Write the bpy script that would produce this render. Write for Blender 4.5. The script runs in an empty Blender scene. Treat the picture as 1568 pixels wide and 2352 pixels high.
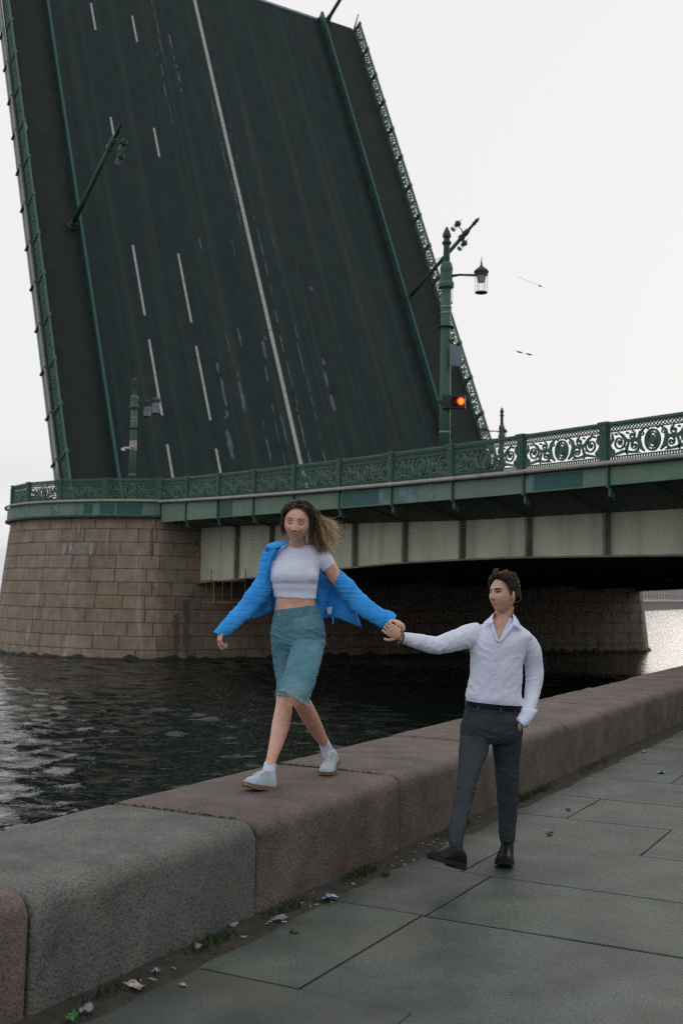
import bpy, bmesh, math, random
import numpy as np
from mathutils import Vector, Matrix, noise, Quaternion
random.seed(7); np.random.seed(7)
rad = math.radians
scn = bpy.context.scene
COL = scn.collection

# ------------------------------------------------------------------ camera
CAM_H, PITCH, ROLL, FPX = 1.68, rad(4.03), rad(-.965), 2589.4
CPOS = Vector((0, 0, CAM_H))
_up0 = Vector((0, -math.sin(PITCH), math.cos(PITCH)))
FWD = Vector((0, math.cos(PITCH), math.sin(PITCH)))
RT = Vector((1, 0, 0))*math.cos(ROLL) - _up0*math.sin(ROLL)
UP = Vector((1, 0, 0))*math.sin(ROLL) + _up0*math.cos(ROLL)
cam = bpy.data.cameras.new('camera'); camo = bpy.data.objects.new('camera', cam); COL.objects.link(camo)
M = Matrix((RT, UP, -FWD)).transposed().to_4x4(); M.translation = CPOS
camo.matrix_world = M
cam.sensor_fit = 'VERTICAL'; cam.sensor_height = 36; cam.lens = 36*FPX/2352
cam.clip_start = .1; cam.clip_end = 6000
cam.dof.use_dof = True; cam.dof.focus_distance = 7.1; cam.dof.aperture_fstop = 4.0
scn.camera = camo
scn.cycles.use_denoising = False          # keep the fine grain of the surfaces
scn.cycles.sample_clamp_indirect = 2.0; scn.cycles.filter_width = 1.25; scn.cycles.use_adaptive_sampling = False

def at(x, y, Y):
    """survey: a sighting (x, y) taken from the tripod, at distance Y in front of it -> point in metres"""
    d = FWD + RT*((x-784)/FPX) + UP*((1176-y)/FPX)
    return CPOS + d*(Y/d.y)
def atz(x, y, z):
    d = FWD + RT*((x-784)/FPX) + UP*((1176-y)/FPX)
    return CPOS + d*((z-CAM_H)/d.z)

# ------------------------------------------------------------------ world, sun, exposure
SUN_EL, SUN_AZ = rad(14), rad(30)          # low, ahead and to the right, behind thin cloud
world = bpy.data.worlds.new('World'); scn.world = world; world.use_nodes = True
nt = world.node_tree; nt.nodes.clear()
N = nt.nodes.new; Lk = nt.links.new
out = N('ShaderNodeOutputWorld'); bg = N('ShaderNodeBackground'); Lk(bg.outputs[0], out.inputs[0])
sky = N('ShaderNodeTexSky'); sky.sky_type = 'NISHITA'; sky.sun_disc = False
sky.sun_elevation = SUN_EL; sky.sun_rotation = SUN_AZ; sky.air_density = 1.0; sky.dust_density = 4.0; sky.ozone_density = 2.0
tc = N('ShaderNodeTexCoord'); mp = N('ShaderNodeMapping'); mp.inputs['Scale'].default_value = (1.6, 1.6, 9)
Lk(tc.outputs['Generated'], mp.inputs[0])
nz = N('ShaderNodeTexNoise'); nz.inputs['Scale'].default_value = 2.2; nz.inputs['Detail'].default_value = 6
Lk(mp.outputs[0], nz.inputs['Vector'])
sep = N('ShaderNodeSeparateXYZ'); Lk(tc.outputs['Generated'], sep.inputs[0])
lowr = N('ShaderNodeMapRange'); lowr.inputs['From Min'].default_value = 0; lowr.inputs['From Max'].default_value = .13
lowr.inputs['To Min'].default_value = 1; lowr.inputs['To Max'].default_value = 0; Lk(sep.outputs['Z'], lowr.inputs[0])
cov = N('ShaderNodeMapRange'); cov.inputs['From Min'].default_value = .38; cov.inputs['From Max'].default_value = .62
cov.inputs['To Min'].default_value = 0; cov.inputs['To Max'].default_value = .85; Lk(nz.outputs[0], cov.inputs[0])
gap = N('ShaderNodeMath'); gap.operation = 'MULTIPLY'; Lk(lowr.outputs[0], gap.inputs[0]); Lk(cov.outputs[0], gap.inputs[1])
gap2 = N('ShaderNodeMath'); gap2.operation = 'ADD'; gap2.inputs[1].default_value = .04; Lk(gap.outputs[0], gap2.inputs[0])
skm = N('ShaderNodeVectorMath'); skm.operation = 'SCALE'; skm.inputs['Scale'].default_value = .12; Lk(sky.outputs[0], skm.inputs[0])
# even cloud cover: warm white towards the veiled sun, raised brighter and bluer on the opposite side to light the fronts
dot = N('ShaderNodeVectorMath'); dot.operation = 'DOT_PRODUCT'; Lk(tc.outputs['Generated'], dot.inputs[0])
dot.inputs[1].default_value = (math.sin(SUN_AZ)*math.cos(SUN_EL), math.cos(SUN_AZ)*math.cos(SUN_EL), math.sin(SUN_EL))
ph = N('ShaderNodeMapRange'); ph.interpolation_type = 'SMOOTHSTEP'; ph.inputs['From Min'].default_value = -.9; ph.inputs['From Max'].default_value = .75; Lk(dot.outputs['Value'], ph.inputs[0])
cl = N('ShaderNodeMix'); cl.data_type = 'RGBA'; cl.inputs['A'].default_value = (.93, .97, 1.06, 1); cl.inputs['B'].default_value = (.892, .888, .878, 1)
Lk(ph.outputs[0], cl.inputs['Factor'])
mix = N('ShaderNodeMix'); mix.data_type = 'RGBA'; Lk(cl.outputs['Result'], mix.inputs['A'])
Lk(gap2.outputs[0], mix.inputs['Factor'])
lc = N('ShaderNodeMix'); lc.data_type = 'RGBA'; lc.inputs['Factor'].default_value = .7; Lk(skm.outputs[0], lc.inputs['A']); lc.inputs['B'].default_value = (.60, .64, .80, 1); Lk(lc.outputs['Result'], mix.inputs['B'])
Lk(mix.outputs['Result'], bg.inputs['Color']); bg.inputs['Strength'].default_value = 1.0

sl = bpy.data.lights.new('sun', 'SUN'); sl.energy = .5; sl.angle = rad(35); sl.color = (1, .93, .84)
so = bpy.data.objects.new('sun', sl); COL.objects.link(so)
sdir = Vector((math.sin(SUN_AZ)*math.cos(SUN_EL), math.cos(SUN_AZ)*math.cos(SUN_EL), math.sin(SUN_EL)))
so.rotation_euler = sdir.to_track_quat('Z', 'Y').to_euler(); so.location = (20, 20, 40)
vs = scn.view_settings; vs.view_transform = 'Standard'; vs.look = 'None'; vs.exposure = 0; vs.gamma = 1; vs.use_curve_mapping = False

# ------------------------------------------------------------------ materials
def mat(name, c1, c2=None, scale=4, rough=.8, bump=0, bscale=None, stretch=(1, 1, 1), rand=0, metal=0, detail=6,
        c3=None, s3=60, amt3=.5, spec=.4, sss=0, ramp=(.35, .65), coat=0):
    m = bpy.data.materials.new(name); m.use_nodes = True
    nt = m.node_tree; b = nt.nodes['Principled BSDF']; N = nt.nodes.new; L = nt.links.new
    b.inputs['Roughness'].default_value = rough; b.inputs['Metallic'].default_value = metal
    b.inputs['Specular IOR Level'].default_value = spec
    if coat: b.inputs['Coat Weight'].default_value = coat; b.inputs['Coat Roughness'].default_value = .15
    if sss:
        b.inputs['Subsurface Weight'].default_value = sss; b.inputs['Subsurface Radius'].default_value = (.012, .004, .002)
    tc = N('ShaderNodeTexCoord'); mp = N('ShaderNodeMapping'); mp.inputs['Scale'].default_value = stretch
    oi = N('ShaderNodeObjectInfo')
    L(tc.outputs['Object'], mp.inputs[0])
    n1 = N('ShaderNodeTexNoise'); n1.inputs['Scale'].default_value = scale; n1.inputs['Detail'].default_value = detail
    L(mp.outputs[0], n1.inputs['Vector'])
    r = N('ShaderNodeMapRange'); r.inputs['From Min'].default_value = ramp[0]; r.inputs['From Max'].default_value = ramp[1]
    L(n1.outputs[0], r.inputs[0])
    mx = N('ShaderNodeMix'); mx.data_type = 'RGBA'
    mx.inputs['A'].default_value = (*c1, 1); mx.inputs['B'].default_value = (*(c2 or c1), 1); L(r.outputs[0], mx.inputs['Factor'])
    col = mx.outputs['Result']
    if c3:
        n2 = N('ShaderNodeTexNoise'); n2.inputs['Scale'].default_value = s3; n2.inputs['Detail'].default_value = 4
        L(mp.outputs[0], n2.inputs['Vector'])
        r2 = N('ShaderNodeMapRange'); r2.inputs['From Min'].default_value = .5; r2.inputs['From Max'].default_value = .66
        r2.inputs['To Max'].default_value = amt3; L(n2.outputs[0], r2.inputs[0])
        m2 = N('ShaderNodeMix'); m2.data_type = 'RGBA'; L(r2.outputs[0], m2.inputs['Factor']); L(col, m2.inputs['A'])
        m2.inputs['B'].default_value = (*c3, 1); col = m2.outputs['Result']
    if rand:
        mr = N('ShaderNodeMapRange'); mr.inputs['To Min'].default_value = 1-rand; mr.inputs['To Max'].default_value = 1+rand
        L(oi.outputs['Random'], mr.inputs[0])
        hv = N('ShaderNodeHueSaturation'); L(col, hv.inputs['Color']); L(mr.outputs[0], hv.inputs['Value'])
        w2 = N('ShaderNodeTexWhiteNoise'); w2.noise_dimensions = '1D'; L(oi.outputs['Random'], w2.inputs['W'])
        ms = N('ShaderNodeMapRange'); ms.inputs['To Min'].default_value = 1-1.6*rand; ms.inputs['To Max'].default_value = 1+.9*rand
        L(w2.outputs['Value'], ms.inputs[0]); L(ms.outputs[0], hv.inputs['Saturation'])
        col = hv.outputs['Color']
    L(col, b.inputs['Base Color'])
    if bump:
        nb = N('ShaderNodeTexNoise'); nb.inputs['Scale'].default_value = bscale or scale*6; nb.inputs['Detail'].default_value = 5
        L(mp.outputs[0], nb.inputs['Vector'])
        bp = N('ShaderNodeBump'); bp.inputs['Strength'].default_value = 1; bp.inputs['Distance'].default_value = bump
        L(nb.outputs[0], bp.inputs['Height']); L(bp.outputs[0], b.inputs['Normal'])
    return m
def stain(m, col, scale=(1, 1, .12), nscale=1.5, lo=.55, hi=.7, amt=.8):
    """streaks of dirt, rust or algae over a material"""
    nt = m.node_tree; N = nt.nodes.new; L = nt.links.new; b = nt.nodes['Principled BSDF']
    src = b.inputs['Base Color'].links[0].from_socket
    tc = N('ShaderNodeTexCoord'); mp = N('ShaderNodeMapping'); mp.inputs['Scale'].default_value = scale
    L(tc.outputs['Object'], mp.inputs[0])
    n1 = N('ShaderNodeTexNoise'); n1.inputs['Scale'].default_value = nscale; n1.inputs['Detail'].default_value = 5; L(mp.outputs[0], n1.inputs['Vector'])
    r = N('ShaderNodeMapRange'); r.inputs['From Min'].default_value = lo; r.inputs['From Max'].default_value = hi; r.inputs['To Max'].default_value = amt
    L(n1.outputs[0], r.inputs[0])
    mx = N('ShaderNodeMix'); mx.data_type = 'RGBA'; L(r.outputs[0], mx.inputs['Factor']); L(src, mx.inputs['A']); mx.inputs['B'].default_value = (*col, 1)
    L(mx.outputs['Result'], b.inputs['Base Color'])
    return m
def emis(name, col, st):
    m = bpy.data.materials.new(name); m.use_nodes = True; b = m.node_tree.nodes['Principled BSDF']
    b.inputs['Base Color'].default_value = (*col, 1); b.inputs['Emission Color'].default_value = (*col, 1); b.inputs['Emission Strength'].default_value = st
    return m
def glassmat(name, col=(.9, .9, .88), rough=.05):
    m = bpy.data.materials.new(name); m.use_nodes = True; nt = m.node_tree; b = nt.nodes['Principled BSDF']
    b.inputs['Base Color'].default_value = (*col, 1); b.inputs['Roughness'].default_value = rough
    tr = nt.nodes.new('ShaderNodeBsdfTransparent'); ms = nt.nodes.new('ShaderNodeMixShader'); ms.inputs[0].default_value = .12
    nt.links.new(tr.outputs[0], ms.inputs[1]); nt.links.new(b.outputs[0], ms.inputs[2])
    nt.links.new(ms.outputs[0], nt.nodes['Material Output'].inputs[0])
    return m

MT = {}
def granite(name, cols, scale=75, rand=.06, stn=(.05, .055, .05), gain=1.0):
    m = bpy.data.materials.new(name); m.use_nodes = True; nt = m.node_tree; b = nt.nodes['Principled BSDF']; N = nt.nodes.new; L = nt.links.new
    b.inputs['Roughness'].default_value = .72; b.inputs['Specular IOR Level'].default_value = .35
    tc = N('ShaderNodeTexCoord'); oi = N('ShaderNodeObjectInfo')
    wn = N('ShaderNodeTexNoise'); wn.inputs['Scale'].default_value = 40; L(tc.outputs['Object'], wn.inputs['Vector'])
    ad = N('ShaderNodeMix'); ad.data_type = 'VECTOR'; ad.inputs['Factor'].default_value = .012; L(tc.outputs['Object'], ad.inputs['A']); L(wn.outputs['Color'], ad.inputs['B'])
    vo = N('ShaderNodeTexVoronoi'); vo.inputs['Scale'].default_value = scale; L(ad.outputs['Result'], vo.inputs['Vector'])
    sp = N('ShaderNodeSeparateColor'); L(vo.outputs['Color'], sp.inputs[0])
    cr = N('ShaderNodeValToRGB'); e = cr.color_ramp.elements; cr.color_ramp.interpolation = 'LINEAR'
    e[0].position = 0; e[0].color = (*cols[0], 1); e[1].position = 1; e[1].color = (*cols[-1], 1)
    for i, c in enumerate(cols[1:-1]): q = e.new((i+1)/(len(cols)-1)); q.color = (*c, 1)
    L(sp.outputs[0], cr.inputs[0])
    n2 = N('ShaderNodeTexNoise'); n2.inputs['Scale'].default_value = 3.2; n2.inputs['Detail'].default_value = 9; n2.inputs['Roughness'].default_value = .65; L(tc.outputs['Object'], n2.inputs['Vector'])
    r2 = N('ShaderNodeMapRange'); r2.inputs['From Min'].default_value = .3; r2.inputs['From Max'].default_value = .7; r2.inputs['To Min'].default_value = .62*gain; r2.inputs['To Max'].default_value = 1.35*gain; L(n2.outputs[0], r2.inputs[0])
    mr = N('ShaderNodeMapRange'); mr.inputs['To Min'].default_value = 1-rand; mr.inputs['To Max'].default_value = 1+rand; L(oi.outputs['Random'], mr.inputs[0])
    mu = N('ShaderNodeMath'); mu.operation = 'MULTIPLY'; L(r2.outputs[0], mu.inputs[0]); L(mr.outputs[0], mu.inputs[1])
    sc = N('ShaderNodeVectorMath'); sc.operation = 'SCALE'; L(cr.outputs[0], sc.inputs[0]); L(mu.outputs[0], sc.inputs['Scale'])
    L(sc.outputs[0], b.inputs['Base Color'])
    nb = N('ShaderNodeTexNoise'); nb.inputs['Scale'].default_value = 60; nb.inputs['Detail'].default_value = 6; L(tc.outputs['Object'], nb.inputs['Vector'])
    bp = N('ShaderNodeBump'); bp.inputs['Distance'].default_value = .007; L(nb.outputs[0], bp.inputs['Height']); L(bp.outputs[0], b.inputs['Normal'])
    return stain(m, stn, (1, 1, 1), 1.7, .54, .74, .6)
MT['granite_red'] = granite('granite_red', [(0.04928, 0.0443, 0.04218), (0.1035, 0.07704, 0.06561), (0.1478, 0.1059, 0.08904), (0.1281, 0.1012, 0.08904), (0.1725, 0.1271, 0.1087)], 165, .10, (0.05914, 0.05971, 0.05061))
MT['granite_grey'] = granite('granite_grey', [(0.04453, 0.05358, 0.05266), (0.0931, 0.101, 0.09069), (0.1417, 0.1329, 0.1132), (0.1093, 0.1216, 0.1092), (0.167, 0.1525, 0.1268)], 150, .04, (0.06578, 0.07728, 0.06339))
MT['pier_stone'] = stain(stain(mat('pier_stone', (0.211, 0.1576, 0.1099), (0.3058, 0.2287, 0.1585), 2.2, .85, .012, 14, c3=(0.1159, 0.1017, 0.07923), s3=26, amt3=.6, rand=.09), (0.1054, 0.09153, 0.0699), (1, 1, .1), .9, .5, .75, .55), (0.4428, 0.427, 0.3728), (1.6, 1.6, .22), .8, .66, .74, .6)
MT['pier_core'] = mat('pier_core', (0.035, 0.0315, 0.0266), (0.049, 0.042, 0.035), 3, .95)
MT['algae'] = mat('algae', (.012, .018, .010), (.03, .035, .022), 3, .9, .02, 12)
MT['slab'] = stain(stain(mat('slab', (0.04111, 0.05301, 0.04283), (0.08394, 0.1004, 0.08223), 2.6, .5, .003, 120, c3=(0.03084, 0.03975, 0.03255), s3=70, amt3=.75, rand=.14, detail=14), (0.09853, 0.08993, 0.06681), (1, 1, 1), 1.4, .54, .70, .6), (0.0257, 0.03407, 0.02655), (1, 1, 1), .8, .50, .66, .7)
MT['earth'] = mat('earth', (0.0225, 0.02025, 0.0165), (0.045, 0.03975, 0.0315), 12, .95, .01, 40)
MT['joint'] = mat('joint', (.028, .032, .025), (.045, .048, .038), 9, .95, .004, 60)
MT['moss'] = mat('moss', (.02, .04, .012), (.045, .07, .02), 20, .95)
MT['asphalt'] = stain(stain(mat('asphalt', (0.014, 0.02537, 0.02486), (0.0195, 0.03245, 0.0308), .8, .9, .004, 60, c3=(0.01, 0.0177, 0.01736), s3=9, amt3=.5, spec=.2), (0.036, 0.04838, 0.04144), (1.2, .018, 1), 1.3, .48, .72, .7), (0.034, 0.0354, 0.02688), (4, .03, 1), 1.0, .55, .7, .5)
MT['sidewalk'] = stain(mat('sidewalk', (.0185, .0270, .0230), (.0245, .0325, .0275), 1.2, .9, .004, 40, spec=.2), (.031, .031, .025), (1, 1, 1), .7, .5, .7, .5)
MT['soffit_lightened'] = mat('soffit_lightened', (.06, .075, .062), (.08, .095, .078), 1.2, .8)  # lighter copy of the soffit tone, puts light into the shaded recess
MT['paint'] = mat('paint', (0.3645, 0.3645, 0.3341), (0.2633, 0.2734, 0.2633), 3, .8)
MT['scuff'] = mat('scuff', (.080, .096, .108), (.052, .066, .074), 2, .8)
MT['green'] = stain(mat('green', (0.036, 0.09504, 0.0589), (0.05, 0.1166, 0.0741), 2, .55, .004, 30, rand=.06), (0.026, 0.05616, 0.0361), (1, 1, .4), 2.5, .55, .75, .5)
MT['green_dark'] = mat('green_dark', (0.0144, 0.036, 0.03), (0.024, 0.048, 0.0396), 3, .6, .003, 30)
MT['teal'] = mat('teal', (0.00945, 0.063, 0.05775), (0.0105, 0.04988, 0.04725), 3, .55)
MT['fascia'] = stain(stain(mat('fascia', (0.1047, 0.1791, 0.1239), (0.1433, 0.2137, 0.1522), 1.3, .6, .004, 8, rand=.10), (0.06615, 0.104, 0.0735), (1, 1, .3), 1.6, .55, .75, .6), (0.1874, 0.1386, 0.084), (3, 3, .35), 1.1, .66, .75, .35)
MT['patch_teal'] = mat('patch_teal', (0.012, 0.102, 0.087), (0.018, 0.084, 0.072), 2, .6)
MT['patch_blue'] = mat('patch_blue', (0.154, 0.238, 0.252), (0.098, 0.154, 0.14), 3, .7, ramp=(.4, .55))
MT['pipe'] = stain(mat('pipe', (0.336, 0.312, 0.272), (0.272, 0.248, 0.216), 2, .6), (0.16, 0.12, 0.088), (1, 1, 1), 2.2, .58, .72, .6)
MT['cream'] = stain(mat('cream', (0.4124, 0.4196, 0.2934), (0.4851, 0.4935, 0.3488), .7, .65, .004, 6), (0.194, 0.2099, 0.1329), (1.4, 1.4, .12), 1.1, .5, .78, .65)
MT['cream_edge'] = mat('cream_edge', (0.1815, 0.1815, 0.1402), (0.1155, 0.1155, 0.0825), 1.5, .7)
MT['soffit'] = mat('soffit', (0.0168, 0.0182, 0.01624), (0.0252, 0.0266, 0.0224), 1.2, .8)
MT['rust'] = mat('rust', (.20, .09, .02), (.12, .06, .02), 5, .85)
MT['metal_grey'] = mat('metal_grey', (.15, .19, .23), (.11, .15, .18), 3, .5)
MT['white_plastic'] = mat('white_plastic', (.65, .67, .7), (.5, .52, .55), 8, .5)
MT['lamp_glass'] = glassmat('lamp_glass')
MT['lamp_lens'] = mat('lamp_lens', (.42, .43, .42), (.3, .31, .31), 5, .3)
MT['black'] = mat('black', (.01, .012, .012), (.018, .02, .02), 5, .5)
MT['signal_red'] = emis('signal_red', (.9, .05, .01), .9); MT['signal_amber'] = emis('signal_amber', (1.0, .36, .02), 1.0)
MT['far_wall'] = mat('far_wall', (.40, .34, .29), (.34, .30, .26), .2, .9, rand=.15)
MT['far_trim'] = mat('far_trim', (.62, .36, .14), (.55, .33, .14), .5, .9)
MT['far_quay'] = mat('far_quay', (.20, .19, .19), (.24, .23, .22), .3, .9)
MT['window'] = mat('window', (.04, .055, .06), (.06, .075, .08), .5, .2)

# ------------------------------------------------------------------ mesh helpers
def wloc(o):
    v = Vector((0, 0, 0))
    while o: v += o.location; o = o.parent
    return v
def obj(name, V, F, m, parent=None, world=True, smooth=False, mats=None):
    me = bpy.data.meshes.new(name)
    if world and parent:
        o0 = wloc(parent); V = [(v[0]-o0.x, v[1]-o0.y, v[2]-o0.z) for v in V]
    me.from_pydata([tuple(v) for v in V], [], F); me.update()
    me.materials.append(MT[m] if isinstance(m, str) else m)
    if smooth: me.shade_smooth()
    o = bpy.data.objects.new(name, me); COL.objects.link(o)
    if parent: o.parent = parent
    return o
def inst(src, name, parent, loc=(0, 0, 0), rot=None, scale=None, m4=None):
    o = bpy.data.objects.new(name, src.data if hasattr(src, 'data') else src); COL.objects.link(o)
    if parent: o.parent = parent
    if m4 is not None: o.matrix_local = m4
    else:
        o.location = loc
        if rot: o.rotation_euler = rot
        if scale: o.scale = scale
    return o
def tag(o, label=None, cat=None, group=None, kind=None):
    if label: o['label'] = label
    if cat: o['category'] = cat
    if group: o['group'] = group
    if kind: o['kind'] = kind
    return o
def thing(name, loc, label, cat, group=None):
    o = bpy.data.objects.new(name, None); COL.objects.link(o); o.location = loc; o.empty_display_size = .3
    return tag(o, label, cat, group)
class MB:
    def __init__(s): s.V = []; s.F = []
    def add(s, V, F):
        k = len(s.V); s.V += [Vector(v) for v in V]; s.F += [tuple(i+k for i in f) for f in F]; return s
    def hexa(s, p):   # 8 points: bottom 4 ccw, top 4 ccw
        return s.add(p, [(3, 2, 1, 0), (4, 5, 6, 7), (0, 1, 5, 4), (1, 2, 6, 5), (2, 3, 7, 6), (3, 0, 4, 7)])
    def box(s, c, dx, dy, dz):   # centre and half vectors
        c, dx, dy, dz = Vector(c), Vector(dx), Vector(dy), Vector(dz)
        return s.hexa([c-dx-dy-dz, c+dx-dy-dz, c+dx+dy-dz, c-dx+dy-dz, c-dx-dy+dz, c+dx-dy+dz, c+dx+dy+dz, c-dx+dy+dz])
    def bx(s, x0, x1, y0, y1, z0, z1):
        return s.box(((x0+x1)/2, (y0+y1)/2, (z0+z1)/2), ((x1-x0)/2, 0, 0), (0, (y1-y0)/2, 0), (0, 0, (z1-z0)/2))
    def tube(s, path, r, n=8, cap=True):
        path = [Vector(p) for p in path]; R = r if hasattr(r, '__len__') else [r]*len(path)
        rings = []; ref = None
        for i, p in enumerate(path):
            d = (path[min(i+1, len(path)-1)]-path[max(i-1, 0)])
            d = d.normalized() if d.length > 1e-9 else Vector((0, 0, 1))
            if ref is None:
                ref = Vector((0, 0, 1)) if abs(d.z) < .9 else Vector((1, 0, 0))
            a = d.cross(ref); a = a.normalized() if a.length > 1e-6 else Vector((1, 0, 0))
            b = a.cross(d).normalized(); ref = b
            rings.append([p+(a*math.cos(2*math.pi*k/n)+b*math.sin(2*math.pi*k/n))*R[i] for k in range(n)])
        V = [v for q in rings for v in q]; F = []
        for i in range(len(path)-1):
            for k in range(n):
                F.append((i*n+k, i*n+(k+1) % n, (i+1)*n+(k+1) % n, (i+1)*n+k))
        if cap: F.append(tuple(range(n-1, -1, -1))); F.append(tuple((len(path)-1)*n+k for k in range(n)))
        return s.add(V, F)
    def lathe(s, prof, n=16, c=(0, 0, 0)):   # [(r, z)]
        c = Vector(c); V = []; F = []
        for r, z in prof:
            for k in range(n):
                t = 2*math.pi*k/n; V.append(c+Vector((r*math.cos(t), r*math.sin(t), z)))
        for i in range(len(prof)-1):
            for k in range(n): F.append((i*n+k, i*n+(k+1) % n, (i+1)*n+(k+1) % n, (i+1)*n+k))
        F.append(tuple(range(n-1, -1, -1))); F.append(tuple((len(prof)-1)*n+k for k in range(n)))
        return s.add(V, F)
    def ribbon(s, pts, w, t=.02):   # flat bar swept in the xz plane, width w (scalar or list), thickness t in y
        n = len(pts); Wd = w if hasattr(w, '__len__') else [w]*n; V = []
        for i, (x, z) in enumerate(pts):
            a = pts[max(i-1, 0)]; b = pts[min(i+1, n-1)]; dx, dz = b[0]-a[0], b[1]-a[1]; l = math.hypot(dx, dz) or 1
            nx, nz = -dz/l*Wd[i]/2, dx/l*Wd[i]/2
            V += [(x+nx, -t, z+nz), (x-nx, -t, z-nz), (x-nx, t, z-nz), (x+nx, t, z+nz)]
        F = [(0, 1, 2, 3), (4*n-1, 4*n-2, 4*n-3, 4*n-4)]
        for i in range(n-1):
            for k in range(4): F.append((4*i+k, 4*i+4+k, 4*i+4+(k+1) % 4, 4*i+(k+1) % 4))
        return s.add(V, F)
    def build(s, name, m, parent=None, world=True, smooth=False): return obj(name, s.V, s.F, m, parent, world, smooth)
# ------------------------------------------------------------------ frames of reference
AW = rad(28.24)                                             # the quay
DW = Vector((math.sin(AW), math.cos(AW), 0)); NW = Vector((-DW.y, DW.x, 0))
def Q(s, n, z=0): return DW*s + NW*n + Vector((0, 0, z))
AB = rad(-32.36)                                            # the bridge
BA = Vector((math.sin(AB), math.cos(AB), 0)); BW = Vector((BA.y, -BA.x, 0))
P0 = Vector((-14.785, 60.0, 0))
def B(a, w, z=0): return P0 + BA*a + BW*w + Vector((0, 0, z))
Z = Vector((0, 0, 1))
WATER = -1.4

# ------------------------------------------------------------------ river
def water_mat():
    m = bpy.data.materials.new('river_water'); m.use_nodes = True; nt = m.node_tree; b = nt.nodes['Principled BSDF']
    b.inputs['Base Color'].default_value = (.006, .009, .008, 1); b.inputs['Roughness'].default_value = .04; b.inputs['IOR'].default_value = 1.33
    N = nt.nodes.new; L = nt.links.new
    tc = N('ShaderNodeTexCoord'); src = tc.outputs['Object']; prev = None
    for sc, dist, st, rot in ((.5, .004, (1, 1.9, 1), 20), (2.6, .005, (1, 2.4, 1), -12), (7, .0026, (1, 2.4, 1), 8)):
        mp = N('ShaderNodeMapping'); mp.inputs['Scale'].default_value = st; mp.inputs['Rotation'].default_value = (0, 0, rad(rot)); L(src, mp.inputs[0])
        n = N('ShaderNodeTexNoise'); n.inputs['Scale'].default_value = sc; n.inputs['Detail'].default_value = 3; L(mp.outputs[0], n.inputs['Vector'])
        bp = N('ShaderNodeBump'); bp.inputs['Distance'].default_value = dist*3.2; L(n.outputs[0], bp.inputs['Height'])
        if prev: L(prev.outputs[0], bp.inputs['Normal'])
        prev = bp
    L(prev.outputs[0], b.inputs['Normal'])
    return m
MT['water'] = water_mat()
def river_mesh():
    S0, S1, N0, N1, st = -14., 46., 4.05, 40., .095
    ns, nn = int((S1-S0)/st), int((N1-N0)/st)
    S, Nn = np.meshgrid(np.linspace(S0, S1, ns+1), np.linspace(N0, N1, nn+1), indexing='ij')
    rg = np.random.RandomState(5); h = np.zeros_like(S)
    for k in range(64):
        lam = .28*(1.4/.28)**rg.rand(); th = rad(28)+rg.randn()*.5; ph = rg.rand()*6.28
        kx, ky = math.cos(th)*2*math.pi/lam, math.sin(th)*2*math.pi/lam
        p = S*kx+Nn*ky+ph+.8*np.sin(S*.31+Nn*.23+k)
        h += (1-np.abs(np.sin(p*.5)))*lam*.0105 - lam*.003
    h -= h.mean()
    env = np.minimum(1, np.minimum(np.minimum(S-S0, S1-S)/6, (N1-Nn)/10)).clip(0, 1)
    gust = .8+.2*np.sin(S*.21+1.3*np.sin(Nn*.17))*np.sin(Nn*.26+.7)
    z = WATER+.03+h*env*gust*1.3
    X = S*DW.x+Nn*NW.x; Y = S*DW.y+Nn*NW.y
    V = np.stack([X, Y, z], -1).reshape(-1, 3)
    idx = np.arange((ns+1)*(nn+1)).reshape(ns+1, nn+1)
    Fq = np.stack([idx[:-1, :-1], idx[1:, :-1], idx[1:, 1:], idx[:-1, 1:]], -1).reshape(-1, 4)
    V = V.tolist(); F = Fq.tolist(); k = len(V)
    V += [tuple(Q(-900, 3.9, WATER)), tuple(Q(1800, 3.9, WATER)), tuple(Q(1800, 2200, WATER)), tuple(Q(-900, 2200, WATER))]; F.append((k, k+1, k+2, k+3))
    return V, F
V, F = river_mesh()
tag(obj('river', V, F, 'water', smooth=True), kind='structure')

# ------------------------------------------------------------------ pavement with its slabs
base = obj('pavement', [Q(-300, 3.3, -.012), Q(-300, -400, -.012), Q(300, -400, -.012), Q(300, 3.3, -.012)], [(0, 1, 2, 3)], 'joint')
tag(base, kind='structure')
def slab(s0, s1, n0, n1):
    g = .003 + random.random()*.004; c = .004; dz = random.uniform(-.003, .003)
    tl = [random.uniform(-.003, .003) for _ in range(4)]
    o = [(s0+g, n0+g), (s1-g, n0+g), (s1-g, n1-g), (s0+g, n1-g)]
    i = [(s0+g+c, n0+g+c), (s1-g-c, n0+g+c), (s1-g-c, n1-g-c), (s0+g+c, n1-g-c)]
    V = [Q(s, n, -.05) for s, n in o]+[Q(s, n, -.004+dz) for s, n in o]+[Q(s, n, dz+tl[k]*.6) for k, (s, n) in enumerate(i)]
    F = [(k, 4+k, 4+(k+1) % 4, (k+1) % 4) for k in range(4)]+[(4+k, 8+k, 8+(k+1) % 4, 4+(k+1) % 4) for k in range(4)]+[(8, 9, 10, 11)]
    F = [tuple(reversed(f)) for f in F]
    obj('paving_slab', V, F, 'slab', base)
rows = [2.2, 3.05, 4.25, 5.52, 6.48, 7.5, 8.45, 9.4, 10.5, 11.6, 12.7, 13.9, 15.1, 16.4, 17.8, 19.2, 20.6]
first = {4.25: 2.45, 5.52: 2.43, 6.48: 2.62, 7.5: 1.79, 8.45: 2.57, 9.4: 1.9}
for s0, s1 in zip(rows, rows[1:]):
    n = 3.0; nxt = first.get(s0, 3.0-random.uniform(.6, 1.3)); k = 0
    while n > -6:
        slab(s0, s1, max(nxt, -6.2), n); n = nxt; nxt = n-random.uniform(1.9, 2.6); k += 1
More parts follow.
